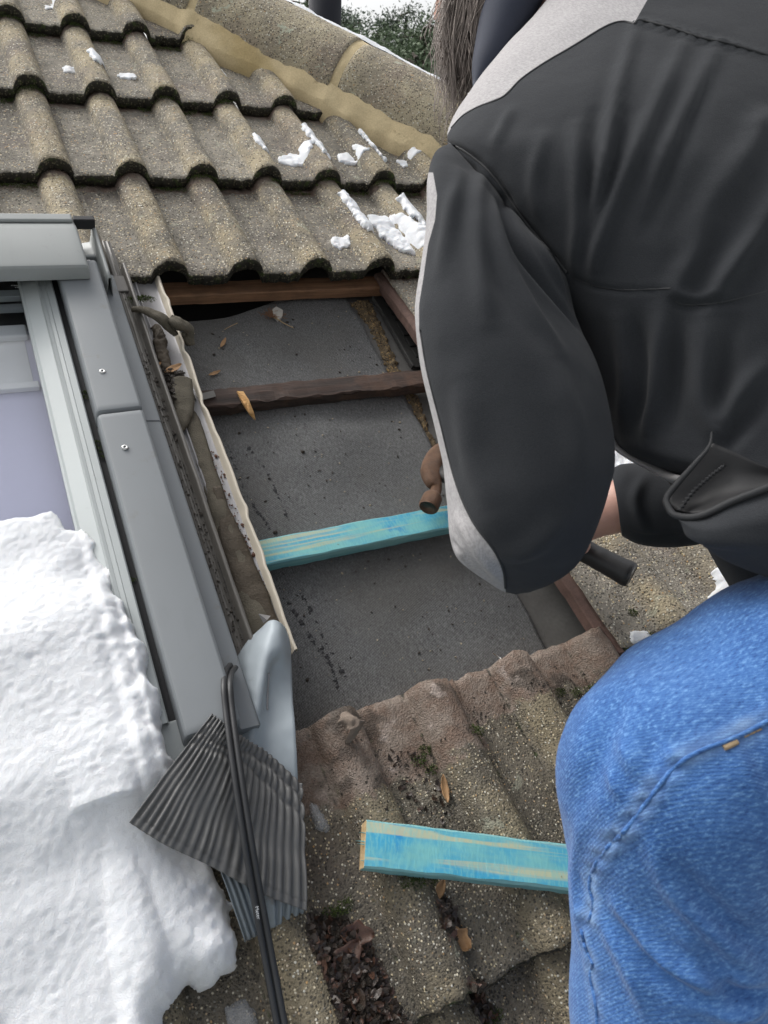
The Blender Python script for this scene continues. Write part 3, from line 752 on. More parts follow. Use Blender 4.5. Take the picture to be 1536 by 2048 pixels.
# hood over the head of the window
hp = [(.030, -.02), (.030, .056), (.0285, .061), (.025, .0645), (.020, .066), (.010, .067), (.0085, .070), (.004, .072), (-.012, .0735), (-.100, .0735), (-.1045, .0725), (-.107, .069), (-.1085, .062), (-.110, .050), (-.1095, .048), (-.100, .047)]
us = np.concatenate([[-.012, -.0135, -.016, -.019], np.linspace(-.03, -.95, 8)]); V = []
for u in us:
    e = np.interp(-.012-u, [0, .0015, .004, .007], [.007, .003, .0008, 0])
    for a, b in hp: V.append((u, a, b-(e if b > .055 else 0)))
F = grid_faces(len(us), len(hp))+[tuple(reversed(range(len(hp))))]
F = [tuple(reversed(f)) for f in F]; sharp(obj('hood', V, F, M['hood'], rw), 22)
rounded_box('hood_lip', -.95, -.016, .010, .030, .0672, .0755, M['hood'], rw, .004, 3)
# end bracket between hood and flashing
V, F = extrude([(-.012, .012), (.012, .016), (.0145, .030), (.016, .050), (.0175, .052), (.0215, .0515), (.0225, .049), (.024, .010), (.030, .004)], -.112, .032, 8, .0006); o = obj('hood_bracket', V, F, M['hood'], rw); solid(o, .0012)
rounded_box('bracket_cap', -.014, .0215, .022, .034, .048, .068, M['gap'], rw, .002, 2)
rounded_box('bracket_stop', -.008, .013, -.028, -.020, .016, .030, M['hood'], rw, .002, 2)
def screw(p, r=.0052):
    V, F = lathe([(r*.3, .0004), (r*.36, .0016), (r*.75, .0019), (r, .001), (r, -.002)], 18, (0, 0, 0)); 
    o = obj('screw', V+np.asarray(p), F, M['steel'], rw); hx, hf = lathe([(.0001, .0006), (r*.32, .0006), (r*.32, .0011)], 6); obj('socket', hx+np.asarray(p), hf, M['gap'], o, smooth_=False)
for x, y, w in ((205, 743, .0455), (250, 895, .0452), (428, 1330, .013), (178, 524, .030)): screw(at(x, y, w), .0046 if w > .02 else .0042)
# small printed marks at the corner of the pane (too small to read)
parts = []
for q, (y, x0, x1) in enumerate(((571, 22, 66), (575, 30, 72), (579, 50, 70), (582, 55, 72))):
    a = at(x0, y, .0034); b = at(x1, y+1.5, .0034); t = 0.0
    while t < 1:
        l_ = .05+.07*random.random(); p = a+(b-a)*t; r_ = a+(b-a)*min(t+l_, 1); parts.append(box(p[0], r_[0], p[1]-.0008, p[1]+.0008, .0034, .0037)); t += l_+.03
V, F = merge(parts); obj('pane_print', V, F, M['white'], rw, smooth_=False)

# ------------------------------------------------------------------ side flashing with the foam strip
fl = empty('side_flashing', (.08, -.4, -.05)); tag(fl, 'dirty metal side gutter running beside the roof window', 'flashing')
V, F = extrude([(.0362, .006), (.0372, -.026), (.039, -.030), (.046, -.031), (.0465, -.0295), (.048, -.0295), (.0485, -.031), (.054, -.0315), (.0545, -.030), (.056, -.030), (.0565, -.0315), (.0605, -.032)], -.90, .10, 60, .0006, 3); obj('gutter', V, F, M['gutter'], fl)
V, F = extrude([(.0605, -.032), (.0625, -.030), (.0635, -.020), (.0655, -.0165), (.069, -.0165), (.0705, -.019), (.0715, -.028), (.0725, -.045)], -.80, .015, 70, .0012, 5, 14); obj('ridge', V, F, M['gutter'], fl)
V, F = extrude([(.0725, -.045), (.074, -.050), (.083, -.0505), (.0835, -.047), (.0865, -.047), (.087, -.051), (.105, -.052), (.118, -.052), (.122, -.050)], -.79, .10, 60, .0005, 6); obj('trough', V, F, M['flash'], fl)
# upturned, dented edge
n = 170; vs = np.linspace(-.80, .10, n); q = fbm(np.stack([vs*14, 0*vs, 0*vs], -1), 21, 3); kink = sum(a*np.exp(-((vs-c)/.012)**2) for c, a in ((-.555, .0035), (-.33, -.004), (-.20, -.0045), (-.07, .003), (-.66, -.002)))
V = []
for i, v in enumerate(vs):
    d = .0016*q[i]+kink[i]
    for a, b in ((.1215, -.0505), (.1235+d*.5, -.044), (.1245+d, -.036), (.1258+d, -.0345), (.1282+d, -.0345), (.1293+d, -.036), (.1292+d*.8, -.046)): V.append((a, v, b+.3*d))
obj('folded_edge', V, grid_faces(n, 7), M['cream'], fl)
rounded_box('corner_plate', .037, .073, -.05, -.005, -.034, -.028, M['gutter'], fl, .002, 1)

def foam(name, path, width, thick, mat, parent, seed, n=60, m=9, amp=.003, fr=30):
    """soggy strip along a path of (u, v, w)"""
    P = spline(path, n); T = np.gradient(P, axis=0); T /= np.linalg.norm(T, axis=1)[:, None]
    wd = np.interp(np.linspace(0, 1, n), np.linspace(0, 1, len(width)), width); up_ = np.array([0, 0, 1.0]); V = []
    S = np.cross(T, up_); S /= np.linalg.norm(S, axis=1)[:, None]; B = np.cross(S, T); a = np.linspace(-1, 1, m)
    G = P[:, None]+S[:, None]*(a[None, :, None]*wd[:, None, None]*.5)+B[:, None]*(thick*(1-np.abs(a)**4))[None, :, None]
    q = fbm(G*fr, seed, 4); q2 = fbm(G*[fr, fr, fr]+7, seed+3, 3)
    G = G+B[:, None]*(amp*q)[..., None]+S[:, None]*(amp*.8*q2)[..., None]
    o = obj(name, G.reshape(-1, 3), grid_faces(n, m, False, False), mat, parent); solid(o, thick*.7, -1); return o
fs = empty('foam_strip', (.095, -.45, -.045)); tag(fs, 'soggy torn foam strip lying in the gutter beside the window', 'foam')
foam('strip', [(.100, -.335, -.050), (.097, -.45, -.051), (.093, -.55, -.051), (.092, -.66, -.050), (.088, -.80, -.048)], [.026, .030, .034, .040, .042], .006, M['foam'], fs, 3, 80)
foam('muddy_part', [(.098, -.50, -.0475), (.096, -.60, -.047), (.097, -.70, -.047), (.095, -.80, -.046)], [.014, .036, .046, .050], .0045, M['foam_brown'], fs, 5, 60)
foam('crumpled_part', [at(x, y, -.046) for x, y in ((313, 655), (322, 690), (330, 725), (338, 752))], [.020, .024, .022, .018], .007, M['foam_brown'], fs, 8, 60, amp=.0045, fr=85)
c1 = [at(268, 622, -.020), at(285, 622, -.010), at(305, 630, -.010), at(325, 640, -.012), at(340, 655, -.022), at(350, 670, -.035)]
foam('curled_end', c1, [.012, .016, .022, .026, .022, .012], .007, M['foam'], fs, 12, 50, 9, .0025, 40)
foam('torn_lump', [at(338, 640, -.010), at(355, 650, -.014), at(372, 662, -.030), at(380, 690, -.050)], [.018, .030, .028, .010], .010, M['foam'], fs, 15, 40, 9, .004, 45)
foam('lifted_flap', [at(362, 758, -.035), at(366, 790, -.034), at(362, 830, -.038), at(350, 872, -.046)], [.034, .036, .032, .018], .005, M['foam'], fs, 18, 40, 9, .003, 30)
# nest of roots and mud caught in the trough
def crumbs(n, spot, size, mats, name, parent=None, seed=0, loc=(0, 0, 0), label=None, flat=.6):
    """scatter of small irregular lumps; spot() gives a position"""
    rg = np.random.default_rng(seed); parts = []
    ic = np.array([(0,0,1),(.9,0,.45),(.28,.85,.45),(-.72,.53,.45),(-.72,-.53,.45),(.28,-.85,.45),(.72,.53,-.45),(-.28,.85,-.45),(-.9,0,-.45),(-.28,-.85,-.45),(.72,-.53,-.45),(0,0,-1)])
    fc = [(0,1,2),(0,2,3),(0,3,4),(0,4,5),(0,5,1),(1,6,2),(2,7,3),(3,8,4),(4,9,5),(5,10,1),(6,7,2),(7,8,3),(8,9,4),(9,10,5),(10,6,1),(11,7,6),(11,8,7),(11,9,8),(11,10,9),(11,6,10)]
    for i in range(n):
        p = np.asarray(spot(rg)); s = size*rg.lognormal(0, .45); a = rg.uniform(0, 6.28); R2 = np.array([[math.cos(a), -math.sin(a), 0], [math.sin(a), math.cos(a), 0], [0, 0, 1]])
        v = ic*rg.uniform(.6, 1.3, (12, 1))*s*np.array([rg.uniform(.7, 1.5), rg.uniform(.6, 1.1), flat]); parts.append((v@R2.T+p, fc))
    V, F = merge(parts); o = obj(name, V, F, mats, parent, loc=loc, smooth_=False); tag(o, label, 'debris' if label and parent is None else None, kind='stuff'); return o
def in_poly(poly, w):
    poly = np.asarray(poly); lo, hi = poly.min(0), poly.max(0)
    def f(rg):
        for _ in range(200):
            p = rg.uniform(lo, hi)
            if poly_sd(poly, p[None])[0] > 0: return (p[0], p[1], w(p[0], p[1]) if callable(w) else w+rg.uniform(-.001, .001))
        return (*p, w if not callable(w) else 0)
    return f
nest = [at(x, y, -.045)[:2] for x, y in ((305, 752), (335, 742), (368, 755), (372, 775), (350, 800), (345, 835), (328, 840), (318, 800))]
crumbs(420, in_poly(nest, lambda u, v: -.046+.016*random.random()), .0022, M['mud'], 'root_nest', fl, 5)
parts = []
for i in range(120):
    p = np.array(in_poly(nest, -.038)(RNG)); d = RNG.normal(0, 1, 3); d[2] *= .3; d /= np.linalg.norm(d); e = RNG.normal(0, .004, 3)
    parts.append(tube(spline([p-d*.009, p+e*.5+[0, 0, .005], p+d*.010], 6), .0004, 4, False))
V, F = merge(parts); o = obj('roots', V, F, M['mud'], fl); tag(o, kind='stuff')
crumbs(520, lambda rg: (rg.normal(.0485, .006) if rg.random() < .8 else .058, rg.uniform(-.84, -.20)**1, -.0300), .0011, M['mud'], 'gutter_dirt', fl, 6, flat=.5)
crumbs(260, lambda rg: (.112+.006*rg.normal(), -.42-.36*rg.random()**.7, -.050), .0015, [simple('red_dirt', (.10, .045, .028), .8, var=.4)], 'trough_dirt', fl, 7)
# fixing clip on the old batten
cl = empty('fixing_clip', at(405, 792, -.075)); tag(cl, 'small grey metal clip nailed where the gutter meets the rotten batten', 'clip')
A = [at(388, 783, -.055), at(397, 795, -.070), at(428, 783, -.079), at(432, 793, -.079), at(400, 803, -.072), at(392, 797, -.058)]
V = np.array([at(384, 786, -.045), at(391, 798, -.047), at(397, 789, -.078), at(402, 801, -.078), at(427, 781, -.0815), at(432, 793, -.0815)]); o = obj('plate', V, [(0, 1, 3, 2), (2, 3, 5, 4)], M['gutter'], cl, smooth_=False); solid(o, .0012, 0)
V, F = lathe([(.0001, .0012), (.0022, .0009), (.0026, -.001)], 12); obj('nail_head', V+at(400, 794, -.0765), F, M['steel'], cl)
# ------------------------------------------------------------------ loosened corner of the flashing: bent sheet, pleated apron, rubber gasket
def pxw(rows):
    return np.array([[at(x, y, w) for x, y, w in r] for r in rows])
bs = empty('bent_sheet', at(540, 1450, -.02)); tag(bs, 'blue-grey metal flashing sheet with a creased rounded tip beside the gap', 'flashing')
rows = [[(527, 1252, -.012), (537, 1243, -.004), (549, 1240, .002), (561, 1245, .000), (570, 1254, -.014)],
        [(496, 1282, -.022), (522, 1270, -.004), (547, 1262, .010), (566, 1266, .004), (579, 1282, -.020)],
        [(471, 1322, -.026), (505, 1310, -.006), (538, 1298, .010), (564, 1302, .004), (582, 1318, -.024)],
        [(459, 1360, -.020), (496, 1352, -.006), (529, 1340, .006), (548, 1338, -.010), (584, 1360, -.022)],
        [(459, 1400, -.016), (490, 1396, -.006), (521, 1390, .003), (541, 1385, -.014), (586, 1405, -.014)],
        [(465, 1450, -.014), (488, 1450, -.006), (511, 1450, .000), (536, 1445, -.014), (590, 1455, -.010)],
        [(472, 1520, -.014), (485, 1525, -.008), (502, 1525, -.005), (530, 1525, -.013), (594, 1525, -.012)],
        [(480, 1600, -.018), (490, 1600, -.012), (505, 1600, -.010), (535, 1600, -.015), (598, 1600, -.018)]]
G = spgrid(pxw(rows), 60, 36); q = .0019*fbm(G*34, 4, 3); G[..., 2] += q
o = obj('sheet', G.reshape(-1, 3), grid_faces(60, 36, False, True), M['bent'], bs); solid(o, .0012, 0)
# thin scratched crest and torn corner
crest = [at(x, y, w) for x, y, w in ((538, 1345, .0005), (537, 1365, -.005), (535, 1395, -.009), (535, 1420, -.010))]
V, F = tube(spline(crest, 12), .0012, 6, flat=.4); obj('scratched_crest', V, F, M['flash'], bs)
V = np.array([at(517, 1228, -.020), at(541, 1232, -.030), at(527, 1246, -.020), at(534, 1240, -.012)]); o = obj('torn_corner', V, [(0, 3, 2), (0, 1, 3), (1, 2, 3)], M['flash'], bs, smooth_=False); solid(o, .0008, 0)

def pleated(name, topc, botc, n_pl, amp, mat, parent, n=96, dents=(), hem=.06, seed=2, sub=7):
    """sheet ruled between a top and a bottom edge, pleats running along it"""
    m = n_pl*sub+1; s = np.linspace(0, 1, m); T_ = spline([at(*p) for p in topc], m); B_ = spline([at(*p) for p in botc], m)
    t = np.linspace(0, 1, n); G = T_[None]*(1-t)[:, None, None]+B_[None]*t[:, None, None]
    G[..., 2] += .006*np.sin(t*math.pi)[:, None]
    N = np.cross(np.gradient(G, axis=0), np.gradient(G, axis=1)); N /= np.linalg.norm(N, axis=2)[..., None]+1e-12; N *= np.sign(N[..., 2:3])
    ph = s*n_pl*2*math.pi+1.1*fbm(np.stack([s*7, 0*s, 0*s], -1), seed, 2)
    w = np.cos(ph); w = np.sign(w)*np.abs(w)**.7
    A = np.ones((n, m))*amp; A *= np.where(t > 1-hem, .55, 1)[:, None]*(1+.35*fbm(np.stack([s*20, 0*s, 0*s], -1), seed+4, 2))[None]
    D = A*w[None]
    for (tc, tw, dep) in dents:
        tcs = tc+.05*np.sin(s*5+tc*9)+.02*fbm(np.stack([s*16, 0*s+tc, 0*s], -1), 3, 2)
        g_ = np.exp(-((t[:, None]-tcs[None])/tw)**2); D = D*(1-.5*g_)-dep*g_
    D += np.where(np.abs(t-(1-hem)) < .006, -.0009, 0)[:, None]
    P3 = G*60; D += .0006*fbm(P3, seed+8, 3)
    G = G+N*D[..., None]
    o = obj(name, G.reshape(-1, 3), grid_faces(n, m), mat, parent); solid(o, .0010, 0); return o
ap = empty('pleated_apron', at(440, 1640, .0)); tag(ap, 'dark pleated metal apron bent up over the snow at the window corner', 'flashing')
pleated('apron_sheet', [(424, 1428, .052), (455, 1452, .048), (492, 1478, .030), (540, 1508, .008), (604, 1568, -.006)],
        [(258, 1645, .060), (330, 1690, .050), (420, 1732, .034), (520, 1786, .014), (613, 1822, .000)], 21, .0019, M['apron'], ap, dents=((.13, .035, .0045), (.25, .03, .0028), (.05, .02, .001), (.62, .12, .0022)))
pleated('lower_sheet', [(418, 1690, .020), (470, 1715, .010), (560, 1745, -.006), (604, 1760, -.010)],
        [(488, 1884, -.004), (520, 1868, -.010), (560, 1848, -.014), (606, 1826, -.018)], 9, .0022, M['apron_pale'], ap, n=50, hem=.02, seed=6)
gk = empty('rubber_gasket', at(500, 1700, .03)); tag(gk, 'long black twin-ribbed rubber strip lying over the pleated apron', 'gasket')
gp = [(466, 1332, .020), (457, 1346, .032), (454, 1372, .051), (458, 1420, .054), (467, 1490, .058), (480, 1580, .058), (497, 1690, .050), (516, 1800, .030), (538, 1920, .010), (566, 2070, .000), (600, 2250, -.004)]
P = spline([at(*p) for p in gp], 90); T = np.gradient(P, axis=0); T /= np.linalg.norm(T, axis=1)[:, None]; S = np.cross(T, (0, 0, 1)); S /= np.linalg.norm(S, axis=1)[:, None]
for sgn in (-1, 1):
    V, F = tube(P+S*sgn*.0037, .0036, 12, flat=.85); obj('rib', V, F, M['black'], gk)
V, F = tube(P-np.array([0, 0, .001]), .0022, 8, flat=.5); obj('web', V, F, M['black'], gk)
# printing on the strip, as far as it can be read
tx = bpy.data.curves.new('print', 'FONT'); tx.body = 'Meter'; tx.size = .0052; tx.extrude = .00005; tx.align_x = 'CENTER'; tx.align_y = 'CENTER'
i0 = int(np.argmin(np.linalg.norm(P-at(522, 1825, .026), axis=1))); ex = T[i0]; ez = np.array([0, 0, 1.0]); ez -= ex*(ez@ex); ez /= np.linalg.norm(ez); ey = np.cross(ez, ex)
tx.materials.append(M['white']); tmp = bpy.data.objects.new('print', tx); COL.objects.link(tmp); bpy.context.view_layer.update()
tm = bpy.data.meshes.new_from_object(tmp.evaluated_get(bpy.context.evaluated_depsgraph_get())); bpy.data.objects.remove(tmp); to = bpy.data.objects.new('print', tm); COL.objects.link(to); to.parent = gk
B_ = Matrix(np.stack([ex, ey, ez], 1).tolist()).to_4x4(); to.matrix_local = Matrix.Translation(Vector(P[i0]+S[i0]*.0032+ez*.0031-np.array(gk['_l'])))@B_

# ------------------------------------------------------------------ snow
def win_base(u, v):
    u = np.asarray(u, float); v = np.asarray(v, float)
    b = .003+.008*smooth(-.118, -.105, u)+.010*smooth(-.095, -.085, u)
    low = np.maximum(tile_w(u, v), -.028)+.006; t = smooth(-.89, -1.0, v); return b*(1-t)+low*t
pxs = [(-60, 1045), (30, 1020), (100, 1012), (135, 1045), (165, 1045), (200, 1075), (215, 1120), (226, 1175), (246, 1215), (262, 1260), (283, 1320), (306, 1370), (320, 1420), (337, 1480), (350, 1520)]
pl = [at(x, y, .02)[:2] for x, y in pxs]+[at(x, y, .03)[:2] for x, y in ((370, 1560), (400, 1650), (440, 1715), (465, 1800), (495, 1870), (492, 1935), (440, 1975), (360, 1995), (335, 2030), (345, 2080))]+[(-.30, -1.42), (-.95, -1.42), (-.95, -.58)]
def snow_h(u, v):
    p = np.stack([u, v, 0*u], -1)
    h = .22+.78*smooth(-.585, -.75, v)
    h = h*(1+.10*fbm(p*6, 41, 3))
    h = h*(1-.65*np.exp(-((u+.105)/.035)**2-((v+.645)/.028)**2))                     # thaw hollow by the frame
    c = at(385, 1690, .03); h = h*(1-.5*np.exp(-((u-c[0])/.03)**2-((v-c[1])/.035)**2))   # dent under the apron
    c = at(250, 1560, .05); h = h*(1+.18*np.exp(-((u-c[0])/.12)**2-((v-c[1])/.10)**2))
    return h
V, F = blob(pl, win_base, .050, .060, .0026, .0105, .0014, 27, 5, hfun=snow_h, power=.62)
V[:, 2] += .0009*fbm(V*210, 6, 2); V[:, :2] += (.0012*np.stack([vnoise(V*160, 3), vnoise(V*160, 8)], 1))
sn = obj('snow', V, F, M['snow'], None, loc=at(150, 1600, .0)); tag(sn, 'deep white snow covering the lower roof window and the tiles below', 'snow', kind='stuff')
# notch of bare glass with a crust island is left by a separate small lump
def patch(pts, h, r, label, seed, base=tile_w, w=-.02, res=.0021, en=.0045, group='snow patches on the upper tiles'):
    pts = [at(x, y, w)[:2] for x, y in pts]; V, F = blob(pts, base, h, r, res, en, .0026, 62, seed, sink=.003)
    if len(F) == 0: return
    o = obj('snow_patch', V, F, M['snow'], None, loc=(*np.mean(pts, 0), w)); tag(o, label, 'snow', group)
def along(x0, y0, x1, y1, wd):
    d = np.array([x1-x0, y1-y0], float); n_ = np.array([-d[1], d[0]])/np.linalg.norm(d)*wd; a = np.array([x0, y0]); b = np.array([x1, y1])
    return [tuple(a+n_*.6), tuple((a+b)/2+n_), tuple(b+n_*.9), tuple(b-n_*.9), tuple((a+b)/2-n_), tuple(a-n_*.6)]
patch(along(508, 270, 538, 304, 12), .007, .008, 'short snow streak on a tile roll, leftmost of its course', 1)
patch(along(606, 245, 655, 308, 14), .009, .010, 'long snow streak on a tile roll joining the flat patch at its foot', 2)
patch([(555, 310), (590, 303), (622, 306), (615, 330), (580, 334), (556, 325)], .005, .008, 'flat snow patch between two tile rolls, second course up', 3, w=-.04)
patch([(672, 300), (700, 300), (735, 322), (710, 332), (680, 322)], .005, .008, 'small flat snow patch right of the long streak', 4, w=-.04)
patch(along(720, 258, 770, 310, 12), .008, .009, 'snow streak on a tile roll nearest the mortar, second course', 5)
patch([(790, 316), (820, 314), (835, 325), (808, 334)], .004, .006, 'tiny snow patch by the sleeve, second course', 6, w=-.04)
patch(along(684, 380, 744, 462, 15), .010, .010, 'long snow streak on a tile roll in the course above the gap', 7)
patch(along(800, 390, 858, 450, 17), .011, .010, 'thick snow streak beside the sleeve in the course above the gap', 8)
patch([(735, 415), (775, 420), (815, 450), (850, 480), (845, 510), (800, 500), (765, 465)], .007, .012, 'broad melting snow patch lying between the two rolls by the sleeve', 9, w=-.035)
patch([(664, 470), (690, 472), (702, 490), (680, 500), (662, 486)], .003, .006, 'thin round snow patch alone on a flat tile above the gap', 10, w=-.04)
patch(along(180, 103, 204, 130, 11), .006, .008, 'snow dab on a tile roll near the top left', 11)
patch([(124, 128), (150, 130), (158, 143), (128, 142)], .003, .006, 'thin snow dab on the flat of a tile near the top left', 12, w=-.04)
patch([(235, 140), (268, 142), (274, 156), (240, 155)], .003, .006, 'thin snow dab on the flat of a tile, third course', 13, w=-.04)
patch(along(446, 132, 458, 148, 7), .004, .005, 'tiny snow dab high on a tile roll, third course', 14)
patch([(88, 5), (110, 3), (118, 14), (92, 16)], .003, .005, 'thin snow dab at the very top left corner', 15, w=-.04)
patch([(1200, 860), (1290, 880), (1420, 960), (1330, 990), (1240, 960), (1195, 930)], .020, .02, 'snow patch seen between the sleeve and the jacket hem', 16, w=-.02, group='snow patches under the person')
patch([(1420, 1150), (1470, 1120), (1560, 1110), (1600, 1200), (1480, 1230), (1400, 1240), (1430, 1195)], .014, .015, 'snow patch peeping out above the denim thigh', 17, w=-.02, group='snow patches under the person')
patch([(1262, 1258), (1300, 1262), (1330, 1285), (1290, 1300), (1262, 1280)], .004, .006, 'thin snow crust beside the denim knee', 18, w=-.03, group='snow patches under the person')
ic = [at(x, y, -.03)[:2] for x, y in ((628, 1592), (645, 1600), (664, 1625), (668, 1650), (650, 1655), (634, 1630), (624, 1605))]
V, F = blob(ic, tile_w, .008, .008, .0022, .003, .002, 110, 3, sink=-.001); o = obj('ice_chip', V, F, M['ice'], None, loc=(*np.mean(ic, 0), -.03)); tag(o, 'clear sliver of ice on the reddish tile near the apron', 'ice')
ic = [at(x, y, -.03)[:2] for x, y in ((455, 2010), (490, 2000), (520, 2020), (515, 2070), (470, 2080), (450, 2040))]
V, F = blob(ic, tile_w, .006, .01, .003, .004, .002, 110, 7, sink=-.001); o = obj('ice_sheet', V, F, M['ice'], None, loc=(*np.mean(ic, 0), -.03)); tag(o, 'melting sheet of ice at the foot of the snow', 'ice')

# ------------------------------------------------------------------ leaves, litter, moss, splinters
def leaf(name, p, ang, L, W, mat, label, curl=.25, lobes=0, group=None, roll=0.3, lift=.002):
    n, m = 12, 7; V = []
    for i, t in enumerate(np.linspace(0, 1, n)):
        wdt = W*math.sin(math.pi*min(max(t, .02), .985))**.75*(1+.35*lobes*math.sin(t*15))
        for a in np.linspace(-1, 1, m):
            V.append((L*(t-.5), wdt*.5*a, curl*L*((t-.5)**2)*.8+roll*W*.5*abs(a)**1.5+.0006*math.sin(a*9+t*20)))
    V = np.array(V); R2 = np.array([[math.cos(ang), -math.sin(ang), 0], [math.sin(ang), math.cos(ang), 0], [0, 0, 1]]); V = V@R2.T+np.asarray(p)+[0, 0, lift]
    F = grid_faces(n, m); o = obj(name, V, F, mat, None, loc=p); solid(o, .0003, 0); tag(o, label, 'leaf', group); return o
def ang_px(x0, y0, x1, y1, w): a = at(x0, y0, w); b = at(x1, y1, w); return math.atan2(b[1]-a[1], b[0]-a[0]), np.linalg.norm(b-a), (a+b)/2
for (x0, y0, x1, y1, w, wd, mt, lb_) in ((441, 697, 451, 679, None, .008, 'leaf_tan', 'small orange leaf on the felt below the straw clump'),
        (417, 753, 440, 744, None, .008, 'leaf_tan', 'orange leaf lying flat on the felt above the rotten batten'),
        (884, 1552, 893, 1606, -.03, .011, 'leaf_tan', 'tan leaf lying on the tiles above the loose batten'),
        (886, 1760, 872, 1800, -.03, .012, 'leaf_tan', 'tan leaf sticking out below the loose batten'),
        (304, 738, 322, 728, -.040, .008, 'leaf_tan', 'small tan leaf caught in the gutter nest'),
        (330, 748, 362, 732, -.036, .014, 'leaf_tan', 'curled pale leaf in the gutter nest by the folded edge')):
    if w is None: q = at((x0+x1)/2, (y0+y1)/2, -.121); w = float(felt_w(np.array([q[0]]), np.array([q[1]]))[0])+.003
    elif w == -.03: q = at((x0+x1)/2, (y0+y1)/2, -.03); w = float(tile_w(q[0], q[1]))+.002
    A_, L_, c = ang_px(x0, y0, x1, y1, w); leaf('leaf', c, A_, L_*1.05, wd, M[mt], lb_)
def on_tile(x, y, dz=.002):
    w = -.03
    for _ in range(4): p = at(x, y, w); w = float(tile_w(p[0], p[1]))+dz
    return at(x, y, w)
leaf('leaf', on_tile(915, 1880, .004), 2.0, .030, .024, M['leaf_tan'], 'curled tan leaf at the foot of the black leaf mush', .5, .6, roll=.6)
leaf('leaf', on_tile(690, 1925, .006), .6, .05, .030, M['leaf_red'], 'red-brown wet leaf on the litter pile', .3, .4, roll=.3)
leaf('leaf', on_tile(712, 1870, .006), -.4, .04, .026, M['leaf_red'], 'glossy brown leaf at the top of the litter pile', .3, .5)
leaf('leaf', on_tile(400, 1938, .022), 1.2, .030, .010, M['leaf_brown'], 'dark shrivelled leaf lying on the snow', .8, .5, roll=.8)
# heaps of wet litter: many leaf scraps joined
def litter(poly, n, name, label, seed, size=.010, th=.010, wf=None):
    rg = np.random.default_rng(seed); poly = np.asarray(poly); parts = []
    lo, hi = poly.min(0), poly.max(0); k_ = 0
    while k_ < n:
        p = rg.uniform(lo, hi); d_ = poly_sd(poly, p[None])[0]
        if d_ < 0: continue
        k_ += 1; L = size*rg.lognormal(0, .35); W = L*rg.uniform(.35, .7); z = float(tile_w(p[0], p[1]))+min(d_*.8, th)*rg.random()+.001
        a = rg.uniform(0, 6.28); tl = rg.normal(0, .5, 2); n_, m_ = 5, 4; V = []
        for t in np.linspace(-1, 1, n_):
            for b in np.linspace(-1, 1, m_):
                x = L*.5*t; y = W*.5*b*math.sqrt(max(0.05, 1-t*t*.9)); V.append((x, y, tl[0]*x*.7+tl[1]*y+rg.normal(0, L*.06)+.3*L*t*t*.4))
        V = np.array(V)@np.array([[math.cos(a), -math.sin(a), 0], [math.sin(a), math.cos(a), 0], [0, 0, 1]]).T+(p[0], p[1], z); parts.append((V, grid_faces(n_, m_)))
    V, F = merge(parts); cen = (*poly.mean(0), -.03)
    o = obj(name, V, F, [M['leaf_brown'], M['leaf_red'], M['mud']], None, loc=cen, idx=np.repeat(rg.choice(3, n, p=[.62, .13, .25]), 12)); tag(o, label, 'leaves', kind='stuff'); return o
litter([on_tile(x, y)[:2] for x, y in ((610, 1835), (650, 1830), (715, 1850), (760, 1930), (790, 2010), (830, 2090), (690, 2090), (650, 1960), (615, 1880))], 1300, 'leaf_litter', 'pile of wet dark leaf litter in the tile channel at the bottom', 3, .008, .012)
litter([on_tile(x, y)[:2] for x, y in ((872, 1800), (905, 1795), (925, 1860), (905, 1885), (885, 1860))], 90, 'leaf_mush', 'strip of black rotten leaf below the loose batten', 4, .009, .007)
litter([on_tile(x, y)[:2] for x, y in ((935, 1960), (965, 1955), (1000, 2040), (960, 2045))], 70, 'leaf_scraps', 'small scatter of brown leaf scraps near the bottom edge', 5, .009, .004)
litter([on_tile(x, y)[:2] for x, y in ((770, 1500), (830, 1500), (890, 1570), (910, 1640), (850, 1650), (800, 1580))], 90, 'rotten_litter', 'rotten leaf crumbs in the tile channel above the loose batten', 6, .005, .002)
crumbs(500, in_poly([on_tile(x, y)[:2] for x, y in ((620, 1500), (830, 1440), (1180, 1300), (1200, 1380), (900, 1480), (760, 1640), (640, 1780))], lambda u, v: float(tile_w(u, v))), .0011, M['mud'], 'tile_dirt', None, 9, loc=(.2, -1, -.03), label='brown dirt crumbs scattered on the lower tile heads')
# crumbs, scraps and straw on the felt
fw = lambda u, v: float(felt_w(np.array([u]), np.array([v]))[0])+.0026
fpoly = [(.14, -.86), (.55, -.86), (.55, -.02), (.14, -.06)]
crumbs(220, in_poly(fpoly, fw), .0011, [simple('pale_chips', (.33, .28, .2), .8, var=.5)], 'felt_chips', None, 12, loc=(.3, -.4, -.12), label='tiny pale chips sprinkled on the grey felt')
crumbs(260, in_poly(fpoly, fw), .0012, M['mud'], 'felt_crumbs', None, 13, loc=(.3, -.4, -.12), label='tiny dark crumbs sprinkled on the grey felt')
for q, pts in enumerate((((600, 1180), (640, 1260), (695, 1360)), ((555, 1170), (600, 1240), (665, 1335)), ((500, 900), (540, 960), (590, 1075)), ((640, 1290), (660, 1330), (680, 1390)), ((450, 880), (500, 1000), (540, 1060)))):
    L = spline([at(x, y, -.121) for x, y in pts], 40)
    crumbs(42, lambda rg, L=L: (lambda p: (p[0], p[1], fw(p[0], p[1])-.0004))(L[int(rg.integers(40))]+np.append(rg.normal(0, .0016, 2), 0)), .0016, M['gap'], 'felt_flakes', None, 40+q, loc=L[20], label=('dark flaking streak down the lower felt, nearest the middle', 'dark flaking streak down the lower felt, nearest the gutter', 'dark flaking streak on the felt above the new batten', 'short dark flaking streak just above the tile heads', 'dark flaking streak along the gutter edge above the new batten')[q], flat=.25)
